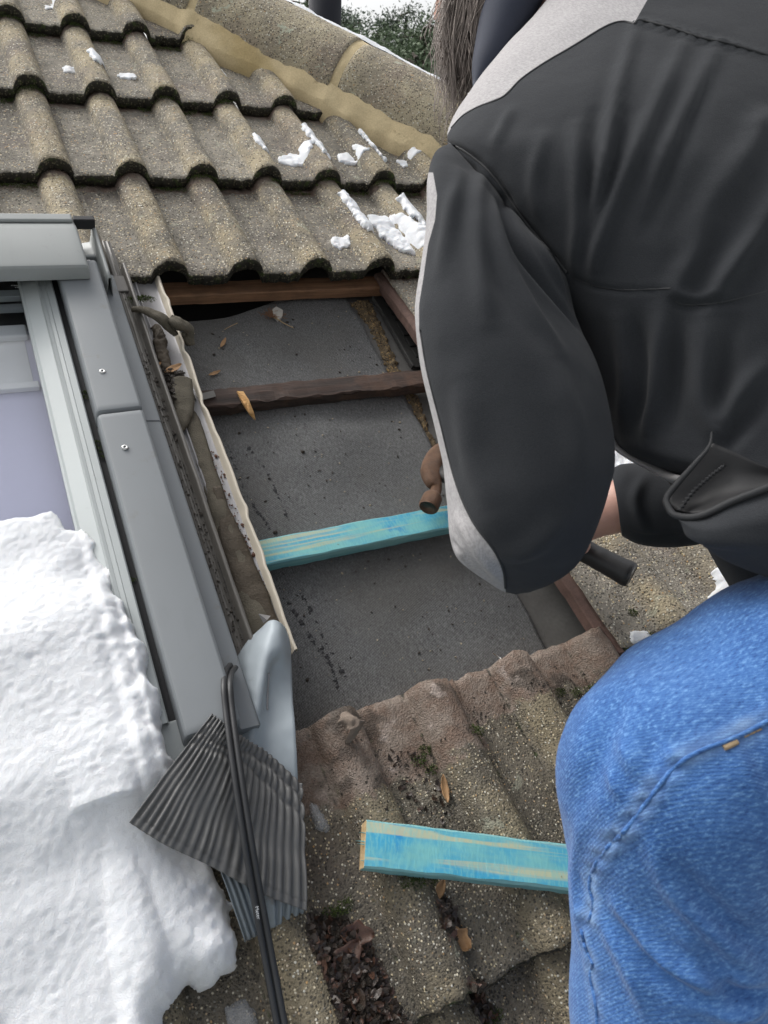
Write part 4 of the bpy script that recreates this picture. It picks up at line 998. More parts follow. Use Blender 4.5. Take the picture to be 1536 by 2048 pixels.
st = empty('straw_clump', at(545, 628, -.12)); tag(st, 'clump of straw and a stone chip on the felt under the upper tiles', 'straw')
parts = []
for i in range(46):
    c = at(543+RNG.normal(0, 9), 626+RNG.normal(0, 5), -.112); a = RNG.uniform(0, 6.28); L = RNG.uniform(.008, .024); d = np.array([math.cos(a), math.sin(a), RNG.uniform(0, .45)])*L
    parts.append(tube(spline([c-d*.5, c+RNG.normal(0, .001, 3), c+d*.5], 5), .0005, 4, False))
V, F = merge(parts); o = obj('straws', V, F, simple('red_straw', (.20, .10, .05), .8, var=.4), st); tag(o, kind='stuff')
V, F = tube([at(546, 632, -.112), at(565, 645, -.113), at(587, 656, -.114)], [.0012, .0011, .0007], 6); obj('stalk', V, F, M['straw'], st)
V = np.array([at(545, 618, -.108), at(553, 613, -.106), at(566, 620, -.108), at(565, 632, -.112), at(556, 640, -.114), at(547, 630, -.112)]); V = np.concatenate([V, V-[0, 0, .006]]); obj('stone_chip', V, [(5, 4, 3, 2, 1, 0)[::-1], (6, 7, 8, 9, 10, 11)[::-1]]+[(q, q+6, (q+1) % 6+6, (q+1) % 6) for q in range(6)], M['stone'], st, smooth_=False)
V, F = tube(spline([at(449, 659, -.119), at(462, 652, -.114), at(475, 646, -.116)], 8), .0007, 5); o = obj('twig', V, F, M['straw'], None, loc=at(460, 652, -.125)); tag(o, 'thin pale twig on the felt left of the straw clump', 'twig')
V = np.array([at(474, 782, -.078), at(487, 783, -.076), at(498, 800, -.074), at(508, 825, -.085), at(511, 838, -.095), at(499, 826, -.083), at(486, 806, -.074)])
V = np.concatenate([V, V-[0, 0, .004]]); sp = obj('wood_splinter', V, [(6, 5, 4, 3, 2, 1, 0), (7, 8, 9, 10, 11, 12, 13)]+[(q, (q+1) % 7, (q+1) % 7+7, q+7) for q in range(7)], M['wood_fresh'], None, loc=at(490, 800, -.08), smooth_=False); tag(sp, 'fresh orange splinter hanging off the rotten batten', 'wood splinter')
V, F = tube([at(986, 1306, -.108), at(1012, 1325, -.100)], [.0012, .0016], 8); o = obj('nail', V, F, M['steel'], None, loc=at(1000, 1316, -.105)); tag(o, 'bright steel nail lying by the tile heads', 'nail')
for x, y, s_ in ((865, 1268, .004), (858, 1258, .0028)):
    _c = crumbs(1, lambda rg, x=x, y=y: at(x, y, -.116), s_, M['mud'], 'dirt_clod', None, int(x), loc=at(x, y, -.12), label='larger brown dirt clod in the middle of the lower felt' if s_ > .003 else 'smaller brown dirt clod just above the larger one on the felt'); del _c['kind']
ml = [on_tile(x, y)[:2] for x, y in ((672, 1440), (690, 1424), (712, 1432), (718, 1462), (700, 1490), (680, 1475))]
V, F = blob(ml, tile_w, .012, .010, .0022, .004, .003, 120, 23); obj('mortar_lump', V, F, simple('pale_mortar', (.22, .175, .14), .9, var=.3, scale=60, bump=.8, bd=.002), roof)
# moss cushions
def moss(spots, name, label, seed, r=.006, dens=70, parent=None, blade=.0035):
    rg = np.random.default_rng(seed); V = []; F = []
    for (p, s) in spots:
        p = np.asarray(p, float); nb = int(dens*max(s, .4))
        for _ in range(nb):
            d = rg.normal(0, 1, 3); d[2] = abs(d[2])*.8; d /= np.linalg.norm(d)+1e-9; c = p+d*np.array([r*s*1.5, r*s, r*s*.7])*rg.random()**.4
            e = d+rg.normal(0, .5, 3); e /= np.linalg.norm(e); t = np.cross(e, rg.normal(0, 1, 3)); t /= np.linalg.norm(t)+1e-9; L = blade*rg.uniform(.5, 1.2); i = len(V)
            V += [c-t*.0008, c+t*.0008, c+e*L]; F.append((i, i+1, i+2))
    o = obj(name, V, F, M['moss'], parent, loc=spots[0][0], smooth_=False); tag(o, label, 'moss' if label else None, kind='stuff'); return o
sp_ = []
for r in range(0, 4):                       # in the shadow gaps below the noses
    for u in np.arange(-.45, 1.0, .006):
        v = nose_v(r)-.004
        if (np.array([u, v])-HIP_A)@HN > -.03 or (r == 0): continue
        if fbm(np.array([[u*16, r*3.3, 1]]), 17, 2)[0] > -.12: sp_.append(((u, v+.004*RNG.normal(), float(tile_w(u, v-.004))+.004*RNG.random()), .6+.7*RNG.random()))
moss(sp_, 'moss', None, 1, .006, 34, roof)
mv = [on_tile(x, y, .001) for x, y in ((945, 1460), (955, 1465), (838, 1520), (850, 1500), (860, 1540), (1120, 1385), (1150, 1385), (1180, 1380), (815, 1760), (835, 1765), (860, 1762), (690, 1810), (675, 1830), (660, 1825), (1265, 1225), (1300, 1275), (985, 2035))]
moss([(p, .8+.5*RNG.random()) for p in mv for _ in range(2)], 'moss', None, 2, .007, 60, roof)
moss([(at(x, y, -.026), 1.0) for x, y in ((262, 600), (272, 598), (282, 597), (292, 597), (300, 600), (278, 602))], 'moss_cushion', 'bright green moss cushion on the gutter under the tile edge', 3, .007, 110)
moss([(at(x, y, .012), .55) for x, y in ((193, 885), (196, 895), (199, 905), (201, 915), (168, 785), (171, 795), (262, 1160))], 'moss_tufts', 'tiny green moss tufts in the slot beside the window cover', 4, .006, 60)
# ------------------------------------------------------------------ hammer
def jm(name, col, rough=.7, **kw): return simple(name, col, rough, **kw)
hm = empty('hammer', at(900, 950, -.05)); tag(hm, 'rusty claw hammer with a black grip held over the new batten', 'hammer')
def sq_tube(path, rw_, rt_, seg=8, ex=.75):
    P = spline(path, 48); n = len(P); rw_ = np.interp(np.linspace(0, 1, n), np.linspace(0, 1, len(rw_)), rw_); rt_ = np.interp(np.linspace(0, 1, n), np.linspace(0, 1, len(rt_)), rt_)
    V, F = tube(P, 1.0, 24); C_ = np.repeat(P, 24, 0); th = np.tile(2*math.pi*np.arange(24)/24, n); d = V-C_
    T_ = np.gradient(P, axis=0); T_ /= np.linalg.norm(T_, axis=1)[:, None]; S_ = np.cross(T_, (0.13, 0.21, 1.0)); S_ /= np.linalg.norm(S_, axis=1)[:, None]; B_ = np.cross(S_, T_)
    co, si = np.cos(th), np.sin(th); co = np.sign(co)*np.abs(co)**ex; si = np.sign(si)*np.abs(si)**ex
    V = C_+np.repeat(S_*rw_[:, None], 24, 0)*co[:, None]+np.repeat(B_*rt_[:, None], 24, 0)*si[:, None]
    return V+.0006*np.stack([fbm(V*170, q, 2) for q in (1, 2, 3)], 1), F
V, F = sq_tube([at(x, y, w) for x, y, w in ((930, 905, -.066), (905, 893, -.056), (884, 900, -.050), (868, 918, -.048), (861, 942, -.048), (866, 962, -.049), (872, 976, -.050), (868, 990, -.051))], [.010, .013, .015, .0165, .018, .016, .0095, .0105], [.004, .007, .011, .013, .0135, .012, .009, .010]); hh = obj('hammer_head', V, F, M['rust'], hm)
pc0, pc1 = at(870, 985, -.051), at(856, 1016, -.052); ax_ = (pc1-pc0)/np.linalg.norm(pc1-pc0); Lp = np.linalg.norm(pc1-pc0)
V, F = tube([pc0+ax_*t*Lp for t in (0, .12, .28, .35, .88, .95, 1.0)], [.009, .0115, .0160, .0172, .0178, .0172, .0155], 22); obj('striking_face', V, F, M['rust'], hm)
HA = at(872, 944, -.050); HB = at(1264, 1152, .040); hax = (HB-HA)/np.linalg.norm(HB-HA); HL = np.linalg.norm(HB-HA)
V, F = tube([HA+hax*t for t in np.linspace(-.005, HL*.52, 12)], .0115, 14); obj('shaft', V, F, simple('steel_shaft', (.10, .095, .09), .45, .6), hm)
tg = np.linspace(HL*.45, HL, 40); rg_ = np.interp(tg, [HL*.45, HL*.5, HL*.75, HL*.93, HL-.006, HL], [.014, .018, .0185, .0205, .0225, .020])*(1+.02*np.sin(tg*900)*(tg < HL*.9))
V, F = tube([HA+hax*t for t in tg], rg_, 18, flat=.95); obj('grip', V, F, M['black'], hm)

# ------------------------------------------------------------------ the person
def jacket_mat():
    s = Mat('softshell_jacket', .9, spec=.08)
    pn = s.step(s.attr('panel'), -.006, .006)
    wv = s.noise(900, 2, .6); n = s.noise(5, 4)
    blk = s.mix(n, (.022, .0238, .027), (.032, .0342, .038)); blk = s.mix(.35, blk, s.mix(1.0, blk, s.ramp(wv, [(.3, .6), (.7, 1.5)]), 'MULTIPLY'))
    mel = s.noise(700, 3, .7, vec=s.vec((1, .25, .4))); gry = s.mix(s.step(mel, .35, .68), (.31, .30, .301), (.43, .416, .417)); gry = s.mix(s.math('MULTIPLY', s.noise(9, 3), .35), gry, (.24, .23, .235))
    s.b.inputs['Sheen Weight'].default_value = .06; s.b.inputs['Sheen Roughness'].default_value = .6
    return s.done(s.mix(pn, blk, gry), .92, s.bump(wv, .5, .0009, s.bump(s.noise(26, 3), .25, .004)))
M['jacket'] = jacket_mat()
M['piping'] = jm('black_seam', (.020, .021, .023), .75)
M['lining'] = jm('black_lining', (.012, .012, .013), .6)
M['greypipe'] = jm('grey_hem', (.30, .29, .29), .8)
M['navy'] = jm('navy_collar', (.020, .025, .042), .85)
def denim_mat():
    s = Mat('blue_denim', .85, spec=.2)
    v = s.vec((1, 1, 1), (.35, .25, .5), src=s.raw)
    tw = s.wave(140, 3.5, 3, 3.0, vec=v, dirn='Y'); th = s.noise(430, 3, .7, vec=s.vec((.28, 1, .8), (.35, .25, .5), src=s.raw)); sp_ = s.noise(900, 2, .6); n = s.noise(7, 4, .6)
    c = s.mix(s.step(n, .3, .7), (.026, .085, .25), (.050, .138, .36))
    c = s.mix(s.math('MULTIPLY', s.step(tw, .45, .95), .10), c, (.13, .28, .54)); c = s.mix(s.math('MULTIPLY', s.step(th, .48, .72), .75), c, (.15, .31, .57)); c = s.mix(s.math('MULTIPLY', s.step(th, .46, .30), .75), c, (.015, .052, .18))
    c = s.mix(s.math('MULTIPLY', s.attr('worn'), s.math('ADD', .25, s.math('MULTIPLY', sp_, .9))), c, (.30, .44, .62))
    c = s.mix(s.math('MULTIPLY', s.attr('dark'), .9), c, (.018, .05, .16))
    s.b.inputs['Sheen Weight'].default_value = .15
    return s.done(c, .88, s.bump(s.math('ADD', s.math('MULTIPLY', tw, .3), th), .5, .0012))
M['denim'] = denim_mat()
M['thread'] = jm('tan_thread', (.27, .20, .12), .8)
def skin_mat():
    s = Mat('skin', .5); n = s.noise(60, 4); c = s.mix(n, (.44, .235, .185), (.62, .38, .31)); s.b.inputs['Subsurface Weight'].default_value = .12; s.b.inputs['Subsurface Radius'].default_value = (.01, .004, .002)
    return s.done(c, .5, s.bump(s.noise(260, 3), .35, .0012))
M['skin'] = skin_mat()
M['hair'] = jm('grey_brown_hair', (.21, .172, .148), .6, var=.5, scale=80)

person = empty('person', at(1330, 2450, 0)); tag(person, 'person in black and grey jacket and blue jeans crouching with a hammer', 'person')
D = ray
# --- body (mostly clothed): head with face, neck, trunk, arms, right hand closed on the grip, legs
hc = D(1000, -140, 1.03); fdir = (RC.T@np.array([-.75, .45, .48])); fdir /= np.linalg.norm(fdir); wup = np.array(MR.to_3x3().inverted()@Vector((0, 0, 1)))
hup = wup-fdir*(wup@fdir); hup /= np.linalg.norm(hup); hsd = np.cross(fdir, hup)
def body_sdf(P):
    q = P-hc; e = np.sqrt((q@fdir/1.12)**2+(q@hup/1.22)**2+(q@hsd/.92)**2)-.088
    d = smin(e, sd_cone(P, hc-hup*.045+fdir*.035, hc-hup*.085+fdir*.062, .060, .032), .03)          # jaw
    d = smin(d, sd_cone(P, hc+fdir*.095+hup*.005, hc+fdir*.122-hup*.028, .009, .014), .012)           # nose
    d = smin(d, sd_cone(P, hc+fdir*.088-hup*.060-hsd*.018, hc+fdir*.088-hup*.060+hsd*.018, .008, .008), .008)   # lips
    for sg in (-1, 1):
        d = smin(d, sd_cone(P, hc+hsd*sg*.080+hup*.02, hc+hsd*sg*.084-hup*.025, .014, .010), .006)     # ears
        d = np.maximum(d, -(np.linalg.norm(P-(hc+fdir*.098+hup*.020+hsd*sg*.032), axis=-1)-.013))       # eye sockets
        d = np.minimum(d, np.linalg.norm(P-(hc+fdir*.086+hup*.020+hsd*sg*.032), axis=-1)-.013)          # eyeballs
    d = smin(d, sd_cone(P, hc-hup*.05-fdir*.03, D(1200, 0, 1.0), .055, .062), .03)
    d = smin(d, sd_cone(P, D(1200, 0, 1.0), D(1400, 330, .92), .07, .12), .04)
    d = smin(d, sd_cone(P, D(1400, 330, .92), D(1720, 980, .84), .12, .10), .04)
    for a in LIMBS: d = smin(d, sd_cone(P, *a), .015)
    return d
LIMBS = [(D(1120, 300, .95), D(1000, 470, .865), .04, .038), (D(1000, 470, .865), D(1020, 720, .76), .038, .038), (D(1020, 720, .76), D(1052, 1005, .735), .04, .035), (D(1052, 1005, .735), D(1075, 1050, .98), .034, .026),
         (D(1750, 420, 1.0), D(1580, 950, .98), .05, .042), (D(1580, 950, .98), D(1300, 1006, 1.09), .042, .03),
         (D(1860, 1330, .74), D(1360, 1560, .63), .085, .05), (D(1360, 1560, .62), D(1340, 2400, .72), .05, .035), (D(1960, 1250, .86), D(1850, 1750, .98), .09, .055)]
lo = np.min([np.minimum(a[0], a[1]) for a in LIMBS]+[hc], 0)-.14; hi = np.max([np.maximum(a[0], a[1]) for a in LIMBS]+[hc], 0)+.16
BV, BF = sdf_mesh(body_sdf, lo, hi, .012)
# hand: fine grid, wrist inside the cuff, fingers wrapped round the grip
WR = D(1236, 1012, 1.095); PK = D(1118, 1052, 1.13); gtc = HA+hax*((PK-HA)@hax); nrm_h = PK-gtc; nrm_h /= np.linalg.norm(nrm_h); bin_h = np.cross(hax, nrm_h)
def hand_sdf(P):
    d = sd_cone(P, D(1300, 1006, 1.088), WR, .036, .034); d = smin(d, sd_cone(P, WR, PK, .034, .038), .02)
    k1 = gtc+nrm_h*.032; d = smin(d, sd_cone(P, k1-hax*.032, k1+hax*.032, .016, .017), .015)
    for i, off in enumerate((-.036, -.013, .010, .032)):
        c = gtc+hax*off; ang = [(-.35, .031), (.55, .030), (1.6, .029), (2.7, .028)]
        pts = [c+r*(math.cos(a)*nrm_h+math.sin(a)*bin_h) for a, r in ang]; rr = (.0105, .0098, .0090, .0080); sc_ = (1, 1.05, 1, .85)[i]
        for j in range(3): d = smin(d, sd_cone(P, pts[j], pts[j+1], rr[j]*sc_, rr[j+1]*sc_), .003)
    th = [gtc+nrm_h*.040-bin_h*.016, gtc+nrm_h*.010-bin_h*.034-hax*.022, gtc-nrm_h*.016-bin_h*.026-hax*.034]
    for j in range(2): d = smin(d, sd_cone(P, th[j], th[j+1], .0125-.002*j, .0105-.002*j), .008)
    return d
HV, HF = sdf_mesh(hand_sdf, np.minimum(WR, gtc)-.085, np.maximum(WR, gtc)+.085, .0038)
V = np.concatenate([BV, HV]); F = [tuple(f) for f in BF]+[tuple(f+len(BV)) for f in HF]
bo = obj('body', V, F, M['skin'], person)

# --- jacket: sleeve and trunk are lofts of closed rings, welded into one mesh
def rings(st, n, m, ex=1.0):
    """st rows: left (x, y, depth), right (x, y, depth), half thickness -> grid of closed rings"""
    A = []
    for (lx, ly, ld, rx, ry, rd, b) in st: A.append(np.concatenate([D(lx, ly, ld), D(rx, ry, rd), [b]]))
    A = spline(A, n); th = np.linspace(0, 2*math.pi, m, endpoint=False); out = []
    for q in A:
        pl_, pr_, b = q[:3], q[3:6], q[6]; c = (pl_+pr_)/2; a = (pr_-pl_)/2; vw = c-CC; vw /= np.linalg.norm(vw); ah = a/np.linalg.norm(a); nn = vw-ah*(vw@ah); nn /= np.linalg.norm(nn)
        co, si = np.cos(th), np.sin(th); co = np.sign(co)*np.abs(co)**ex; si = np.sign(si)*np.abs(si)**ex
        out.append(c+co[:, None]*a+si[:, None]*nn*b)
    V = np.concatenate(out); F = grid_faces(n, m, True)
    V = np.concatenate([V, [V[:m].mean(0), V[-m:].mean(0)]]); k = n*m
    F = [tuple(f) for f in F]+[(k, (q+1) % m, q, q) for q in range(m)]+[(k+1, (n-1)*m+q, (n-1)*m+(q+1) % m, (n-1)*m+(q+1) % m) for q in range(m)]
    return V, np.array(F)
ARM = [(905, 292, .82, 1128, 535, .775, .050), (878, 310, .80, 1138, 562, .765, .070), (862, 360, .785, 1146, 610, .755, .080), (859, 440, .77, 1160, 655, .745, .086), (847, 525, .755, 1180, 695, .735, .090), (833, 620, .745, 1200, 748, .725, .092),
       (840, 720, .735, 1214, 812, .720, .092), (862, 820, .728, 1222, 876, .715, .090), (884, 920, .722, 1223, 936, .712, .088), (893, 1000, .718, 1206, 1002, .712, .085), (899, 1068, .718, 1186, 1060, .715, .080), (914, 1116, .725, 1168, 1104, .720, .070), (955, 1150, .735, 1140, 1142, .735, .050), (1000, 1178, .750, 1098, 1170, .750, .028), (1030, 1187, .760, 1060, 1184, .760, .010)]
TRUNK = [(1215, -190, .98, 1700, -300, .98, .09), (1165, -90, .96, 1800, -160, .95, .12), (1098, 0, .935, 1880, -50, .93, .14), (1015, 92, .905, 1930, 60, .91, .155), (950, 170, .88, 1960, 180, .89, .165), (905, 240, .865, 1980, 290, .87, .168), (897, 290, .855, 1985, 370, .86, .168), (940, 380, .85, 1985, 480, .85, .166), (1010, 480, .845, 1985, 590, .84, .165), (1080, 580, .84, 1985, 700, .83, .163), (1145, 690, .835, 1985, 810, .82, .160), (1190, 790, .825, 1985, 910, .81, .158),
         (1217, 858, .815, 1985, 990, .80, .155), (1236, 895, .805, 1990, 1050, .79, .152), (1276, 924, .80, 2000, 1110, .785, .148), (1330, 948, .795, 2010, 1170, .78, .142), (1372, 1000, .79, 2015, 1230, .775, .135), (1410, 1070, .79, 2020, 1300, .775, .125), (1450, 1140, .79, 2020, 1380, .775, .11), (1500, 1230, .79, 2020, 1450, .775, .08)]
AV, AF = rings(ARM, 210, 150); TV, TF = rings(TRUNK, 260, 300, .86)
FV, FF = rings([(960, 1030, .76, 1170, 1030, .75, .05), (990, 1040, .88, 1150, 1040, .87, .045), (1010, 1050, 1.0, 1130, 1050, 1.0, .04)], 20, 40)
RV, RF = rings([(1226, 944, 1.085, 1243, 1068, 1.10, .050), (1224, 940, 1.085, 1247, 1072, 1.10, .054), (1245, 928, 1.08, 1275, 1086, 1.09, .058), (1290, 926, 1.07, 1320, 1092, 1.08, .060), (1380, 930, 1.05, 1400, 1088, 1.05, .062), (1560, 900, .98, 1570, 1040, .98, .065), (1700, 480, .96, 1840, 560, .96, .075)], 90, 80)
PV0 = pxd = [[(1334, 996, .665), (1350, 1029, .640), (1399, 1030, .622), (1468, 1000, .612), (1536, 974, .610), (1640, 930, .62)],
       [(1332, 1006, .660), (1362, 1046, .628), (1410, 1064, .606), (1485, 1060, .594), (1560, 1050, .59), (1670, 1030, .60)],
       [(1336, 1018, .668), (1376, 1064, .645), (1416, 1103, .632), (1490, 1138, .624), (1570, 1160, .62), (1680, 1180, .63)],
       [(1350, 1016, .70), (1390, 1058, .70), (1430, 1090, .70), (1500, 1120, .70), (1580, 1140, .70), (1680, 1160, .70)]]
G = spgrid(np.array([[D(*q) for q in r] for r in pxd]), 50, 70); PV_, PF_ = G.reshape(-1, 3), np.array(grid_faces(50, 70))
groups_ = []; JV = []; JF = []; n0 = 0
for gi, (v, f) in enumerate(((AV, AF), (TV, TF), (FV, FF), (RV, RF), (PV_, PF_))):
    JV.append(v); JF.append(f+n0); groups_.append(np.full(len(v), gi)); n0 += len(v)
JV = np.concatenate(JV); JF = np.concatenate(JF); groups_ = np.concatenate(groups_)
# faces must look outwards
def outward(V, F, grp):
    for g_ in range(5):
        vm = grp == g_; fm = vm[F[:, 0]]; c = V[vm].mean(0); n = np.cross(V[F[fm, 1]]-V[F[fm, 0]], V[F[fm, 2]]-V[F[fm, 0]]); s_ = ((V[F[fm]].mean(1)-(c if g_ != 4 else c+(c-CC)*.2))*n).sum(1).sum()
        if s_ < 0: F[fm] = F[fm][:, ::-1]
    return F
JF = outward(JV, JF, groups_)
def to_px(V):
    c = (V-CC)@RC.T; return np.stack([768+FPX*c[:, 0]/c[:, 2], 1024+FPX*c[:, 1]/c[:, 2]], 1)
class Skin:
    """surface on which seams and folds can be laid"""
    def __init__(s, V, F): s.V = V; s.F = F; s.t = BVHTree.FromPolygons([Vector(v) for v in V], [tuple(map(int, f)) for f in F])
    def hit(s, x, y):
        d = Vector(RC.T@np.array([(x-768)/FPX, (y-1024)/FPX, 1.0])).normalized(); h = s.t.ray_cast(Vector(CC), d)
        return (np.array(h[0]), np.array(h[1])) if h[0] is not None else (None, None)
    def line(s, pts, n=24, lift=0.0):
        out = []
        for x, y in spline([(a, b, 0) for a, b in pts], n)[:, :2]:
            p, nn = s.hit(x, y)
            if p is not None: out.append(p+nn*lift)
        return np.array(out)
def folds(V, F, sk, lst):
    N = vnormals(V, F); disp = np.zeros(len(V))
    for pts, amp, sig in lst:
        L = sk.line(pts)
        if len(L) < 3: continue
        lo, hi = L.min(0)-.06, L.max(0)+.06; m = ((V > lo) & (V < hi)).all(1)
        d, t = poly_dist(V[m], L); fade = np.sin(np.clip(t, .0, 1)*math.pi*.94+.1)**.6
        disp[m] += amp*fade*(np.exp(-(d/sig)**2)-.38*np.exp(-(d/(2.3*sig))**2))
    return V+N*disp[:, None]
jk = Skin(JV, JF)
JF_ = [([(1272, 48), (1231, 201), (1207, 335), (1169, 455), (1150, 541)], .0055, .010), ([(1370, 81), (1284, 268), (1222, 407), (1193, 503), (1183, 556)], .0060, .011),
       ([(1437, 86), (1375, 216), (1322, 335), (1300, 420)], .0045, .011), ([(1536, 230), (1437, 383), (1389, 479), (1356, 578)], .0110, .015), ([(1500, 268), (1404, 446), (1350, 540)], -.0070, .013),
       ([(1150, 249), (1154, 383), (1145, 527)], .0045, .009), ([(1190, 220), (1180, 380), (1160, 520)], -.0045, .008), ([(1255, 220), (1225, 350), (1190, 470)], -.004, .009),
       ([(1087, 268), (1068, 360), (1080, 440)], .003, .010), ([(1020, 220), (990, 290)], .003, .010), ([(1500, 480), (1440, 560), (1420, 600)], .006, .014), ([(1600, 330), (1500, 480), (1430, 600)], .007, .014), ([(1420, 150), (1340, 330), (1290, 470)], -.004, .010),
       ([(968, 345), (955, 400), (960, 520), (975, 640)], .0055, .013), ([(1005, 400), (1035, 490), (1090, 570), (1145, 640)], -.0110, .012), ([(985, 400), (1000, 500), (1050, 600), (1120, 700)], .0065, .014), ([(1060, 470), (1100, 540), (1130, 590)], .006, .010),
       ([(925, 340), (900, 420), (880, 540)], .0035, .012), ([(1110, 720), (1150, 850), (1160, 960)], .004, .02), ([(930, 760), (940, 900), (985, 1020)], .004, .022), ([(1000, 1120), (1060, 1100), (1130, 1040)], .004, .016), ([(915, 1040), (960, 1110), (1000, 1160)], .004, .010), ([(905, 1085), (940, 1130)], -.003, .007),
       ([(1322, 620), (1308, 770), (1293, 875)], .0060, .012), ([(1360, 620), (1350, 760), (1340, 860)], -.0060, .012), ([(1408, 640), (1403, 784), (1423, 875)], .0060, .012), ([(1533, 722), (1471, 794), (1437, 851)], .0070, .013), ([(1240, 640), (1250, 760), (1240, 840)], .004, .014), ([(1470, 640), (1450, 760), (1440, 840)], -.005, .011), ([(1530, 800), (1470, 870), (1450, 900)], -.005, .010), ([(1270, 640), (1290, 760), (1265, 860)], -.004, .012),
       ([(1147, 558), (1183, 572), (1241, 582), (1341, 580)], -.0014, .004), ([(1341, 592), (1365, 611), (1437, 608), (1500, 600)], -.0020, .005), ([(1341, 570), (1365, 594), (1437, 590)], .0025, .007),
       ([(897, 287), (925, 300), (965, 330), (1000, 370), (1040, 430), (1080, 480), (1110, 515), (1133, 545)], -.0028, .004), ([(1269, 50), (1283, 42), (1350, 59), (1400, 76), (1460, 89), (1536, 112)], .0035, .006),
       ([(1360, 1060), (1420, 1080), (1536, 1090)], .004, .012), ([(1240, 1060), (1300, 1075), (1370, 1070)], -.003, .010), ([(1290, 950), (1270, 1000), (1290, 1060)], .004, .012)]
JF_ = [(a, b*2.0, c*.78) for a, b, c in JF_]
JV2 = folds(JV, JF, jk, JF_)
JV2 = JV2+vnormals(JV2, JF)*(.0009*fbm(JV2*24, 3, 2))[:, None]
JT = [tuple(f) if len(set(f)) == 4 else tuple(dict.fromkeys(f)) for f in JF.tolist()]
jo = obj('jacket', JV2, JT, M['jacket'], person)
px_ = to_px(JV2)
yoke = [(903, 254), (925, 230), (958, 211), (1006, 192), (1040, 158), (1087, 125), (1145, 91), (1207, 53), (1241, 41), (1269, 45), (1300, -10), (1330, -200), (700, -200), (700, 300), (880, 300)]
slv = [(866, 345), (874, 390), (870, 440), (856, 490), (846, 560), (838, 610), (838, 660), (852, 740), (880, 850), (908, 960), (942, 1040), (986, 1100), (1006, 1140), (1012, 1188), (1020, 1300), (700, 1300), (700, 345)]
cd = (JV2-CC)@RC[2]
pan = np.maximum(poly_sd(yoke, px_), np.where((groups_ == 0) | (groups_ == 2), poly_sd(slv, px_), -50))/100
pan = np.where(groups_ == 0, poly_sd(slv, px_)/100, pan); pan = np.where(groups_ == 3, -1, pan)
attr(jo, 'panel', np.where(groups_ == 4, -1, pan))
js = Skin(JV2, JF)
def piping(pts, name, r, mat, parent, sk, n=60, lift=.0, flat=1.0):
    L = sk.line(pts, n, lift)
    if len(L) < 4: return None
    L[1:-1] = (L[:-2]+2*L[1:-1]+L[2:])/4; V, F = tube(L, r, 6, flat=flat); return obj(name, V, F, mat, parent)
for pts in ([(897, 287), (925, 300), (965, 330), (1000, 370), (1040, 430), (1080, 480), (1110, 515), (1133, 545)],
            [(903, 256), (925, 232), (958, 213), (1006, 194), (1040, 160), (1087, 127), (1145, 93), (1207, 55), (1241, 43), (1269, 47)],
            [(1269, 47), (1283, 40), (1350, 57), (1400, 74), (1460, 87), (1536, 110), (1600, 130)],
            [(841, 660), (854, 740), (882, 850), (910, 960), (944, 1040), (988, 1100), (1007, 1140), (1011, 1176)]):
    piping(pts, 'seam', .0014, M['piping'], jo, js, lift=-.0002)
for pts in ([(1147, 556), (1183, 570), (1241, 580), (1341, 577)], [(1341, 590), (1365, 609), (1437, 606), (1536, 582)]):
    piping(pts, 'seam', .0010, M['piping'], jo, js, lift=-.0006)
lin = [[(1426, 886, .668), (1470, 905, .660), (1536, 934, .652), (1640, 960, .65)], [(1372, 946, .676), (1430, 950, .668), (1510, 955, .655), (1640, 960, .645)], [(1338, 994, .675), (1400, 1002, .668), (1480, 985, .650), (1640, 955, .640)], [(1352, 1024, .668), (1402, 1026, .648), (1472, 998, .634), (1640, 940, .632)]]
G = spgrid(np.array([[D(*q) for q in r] for r in lin]), 24, 30); o = obj('pocket_lining', G.reshape(-1, 3), grid_faces(24, 30), M['lining'], jo); solid(o, .002, 0)
L = spline([D(1424, 862, .668), D(1418, 893, .662), D(1390, 927, .662), D(1352, 970, .662), D(1333, 996, .660), D(1336, 1014, .650), D(1352, 1031, .636), D(1399, 1032, .618), D(1468, 1001, .608), D(1536, 975, .606), D(1640, 930, .616)], 80); V, F = tube(L, np.interp(np.linspace(0, 1, 80), [0, .12, .3, 1], [.0006, .0018, .0030, .0030]), 8); obj('pocket_rim', V, F, M['piping'], jo)
L = spline([D(1358, 1022, .655), D(1385, 985, .660), D(1418, 955, .661), D(1450, 930, .658)], 60); V, F = tube(L, .0016+.0006*np.sign(np.sin(np.arange(60)*1.6)), 6); obj('zip', V, F, M['piping'], jo)
V, F = tube(spline([D(1219, 866, .80), D(1232, 894, .795), D(1262, 914, .785), D(1302, 934, .765), D(1345, 956, .735), D(1372, 962, .70)], 40), np.interp(np.linspace(0, 1, 40), [0, .3, .8, 1], [.003, .005, .0085, .007]), 8, flat=.6); obj('hem', V, F, M['greypipe'], jo)
V, F = tube(spline([D(1090, -120, 1.0), D(1040, -30, .99), D(1005, 50, .975), D(975, 125, .95), D(950, 175, .93)], 24), np.interp(np.linspace(0, 1, 24), [0, .25, .5, .8, 1], [.04, .038, .032, .018, .003]), 14); obj('collar', V, F, M['navy'], jo)

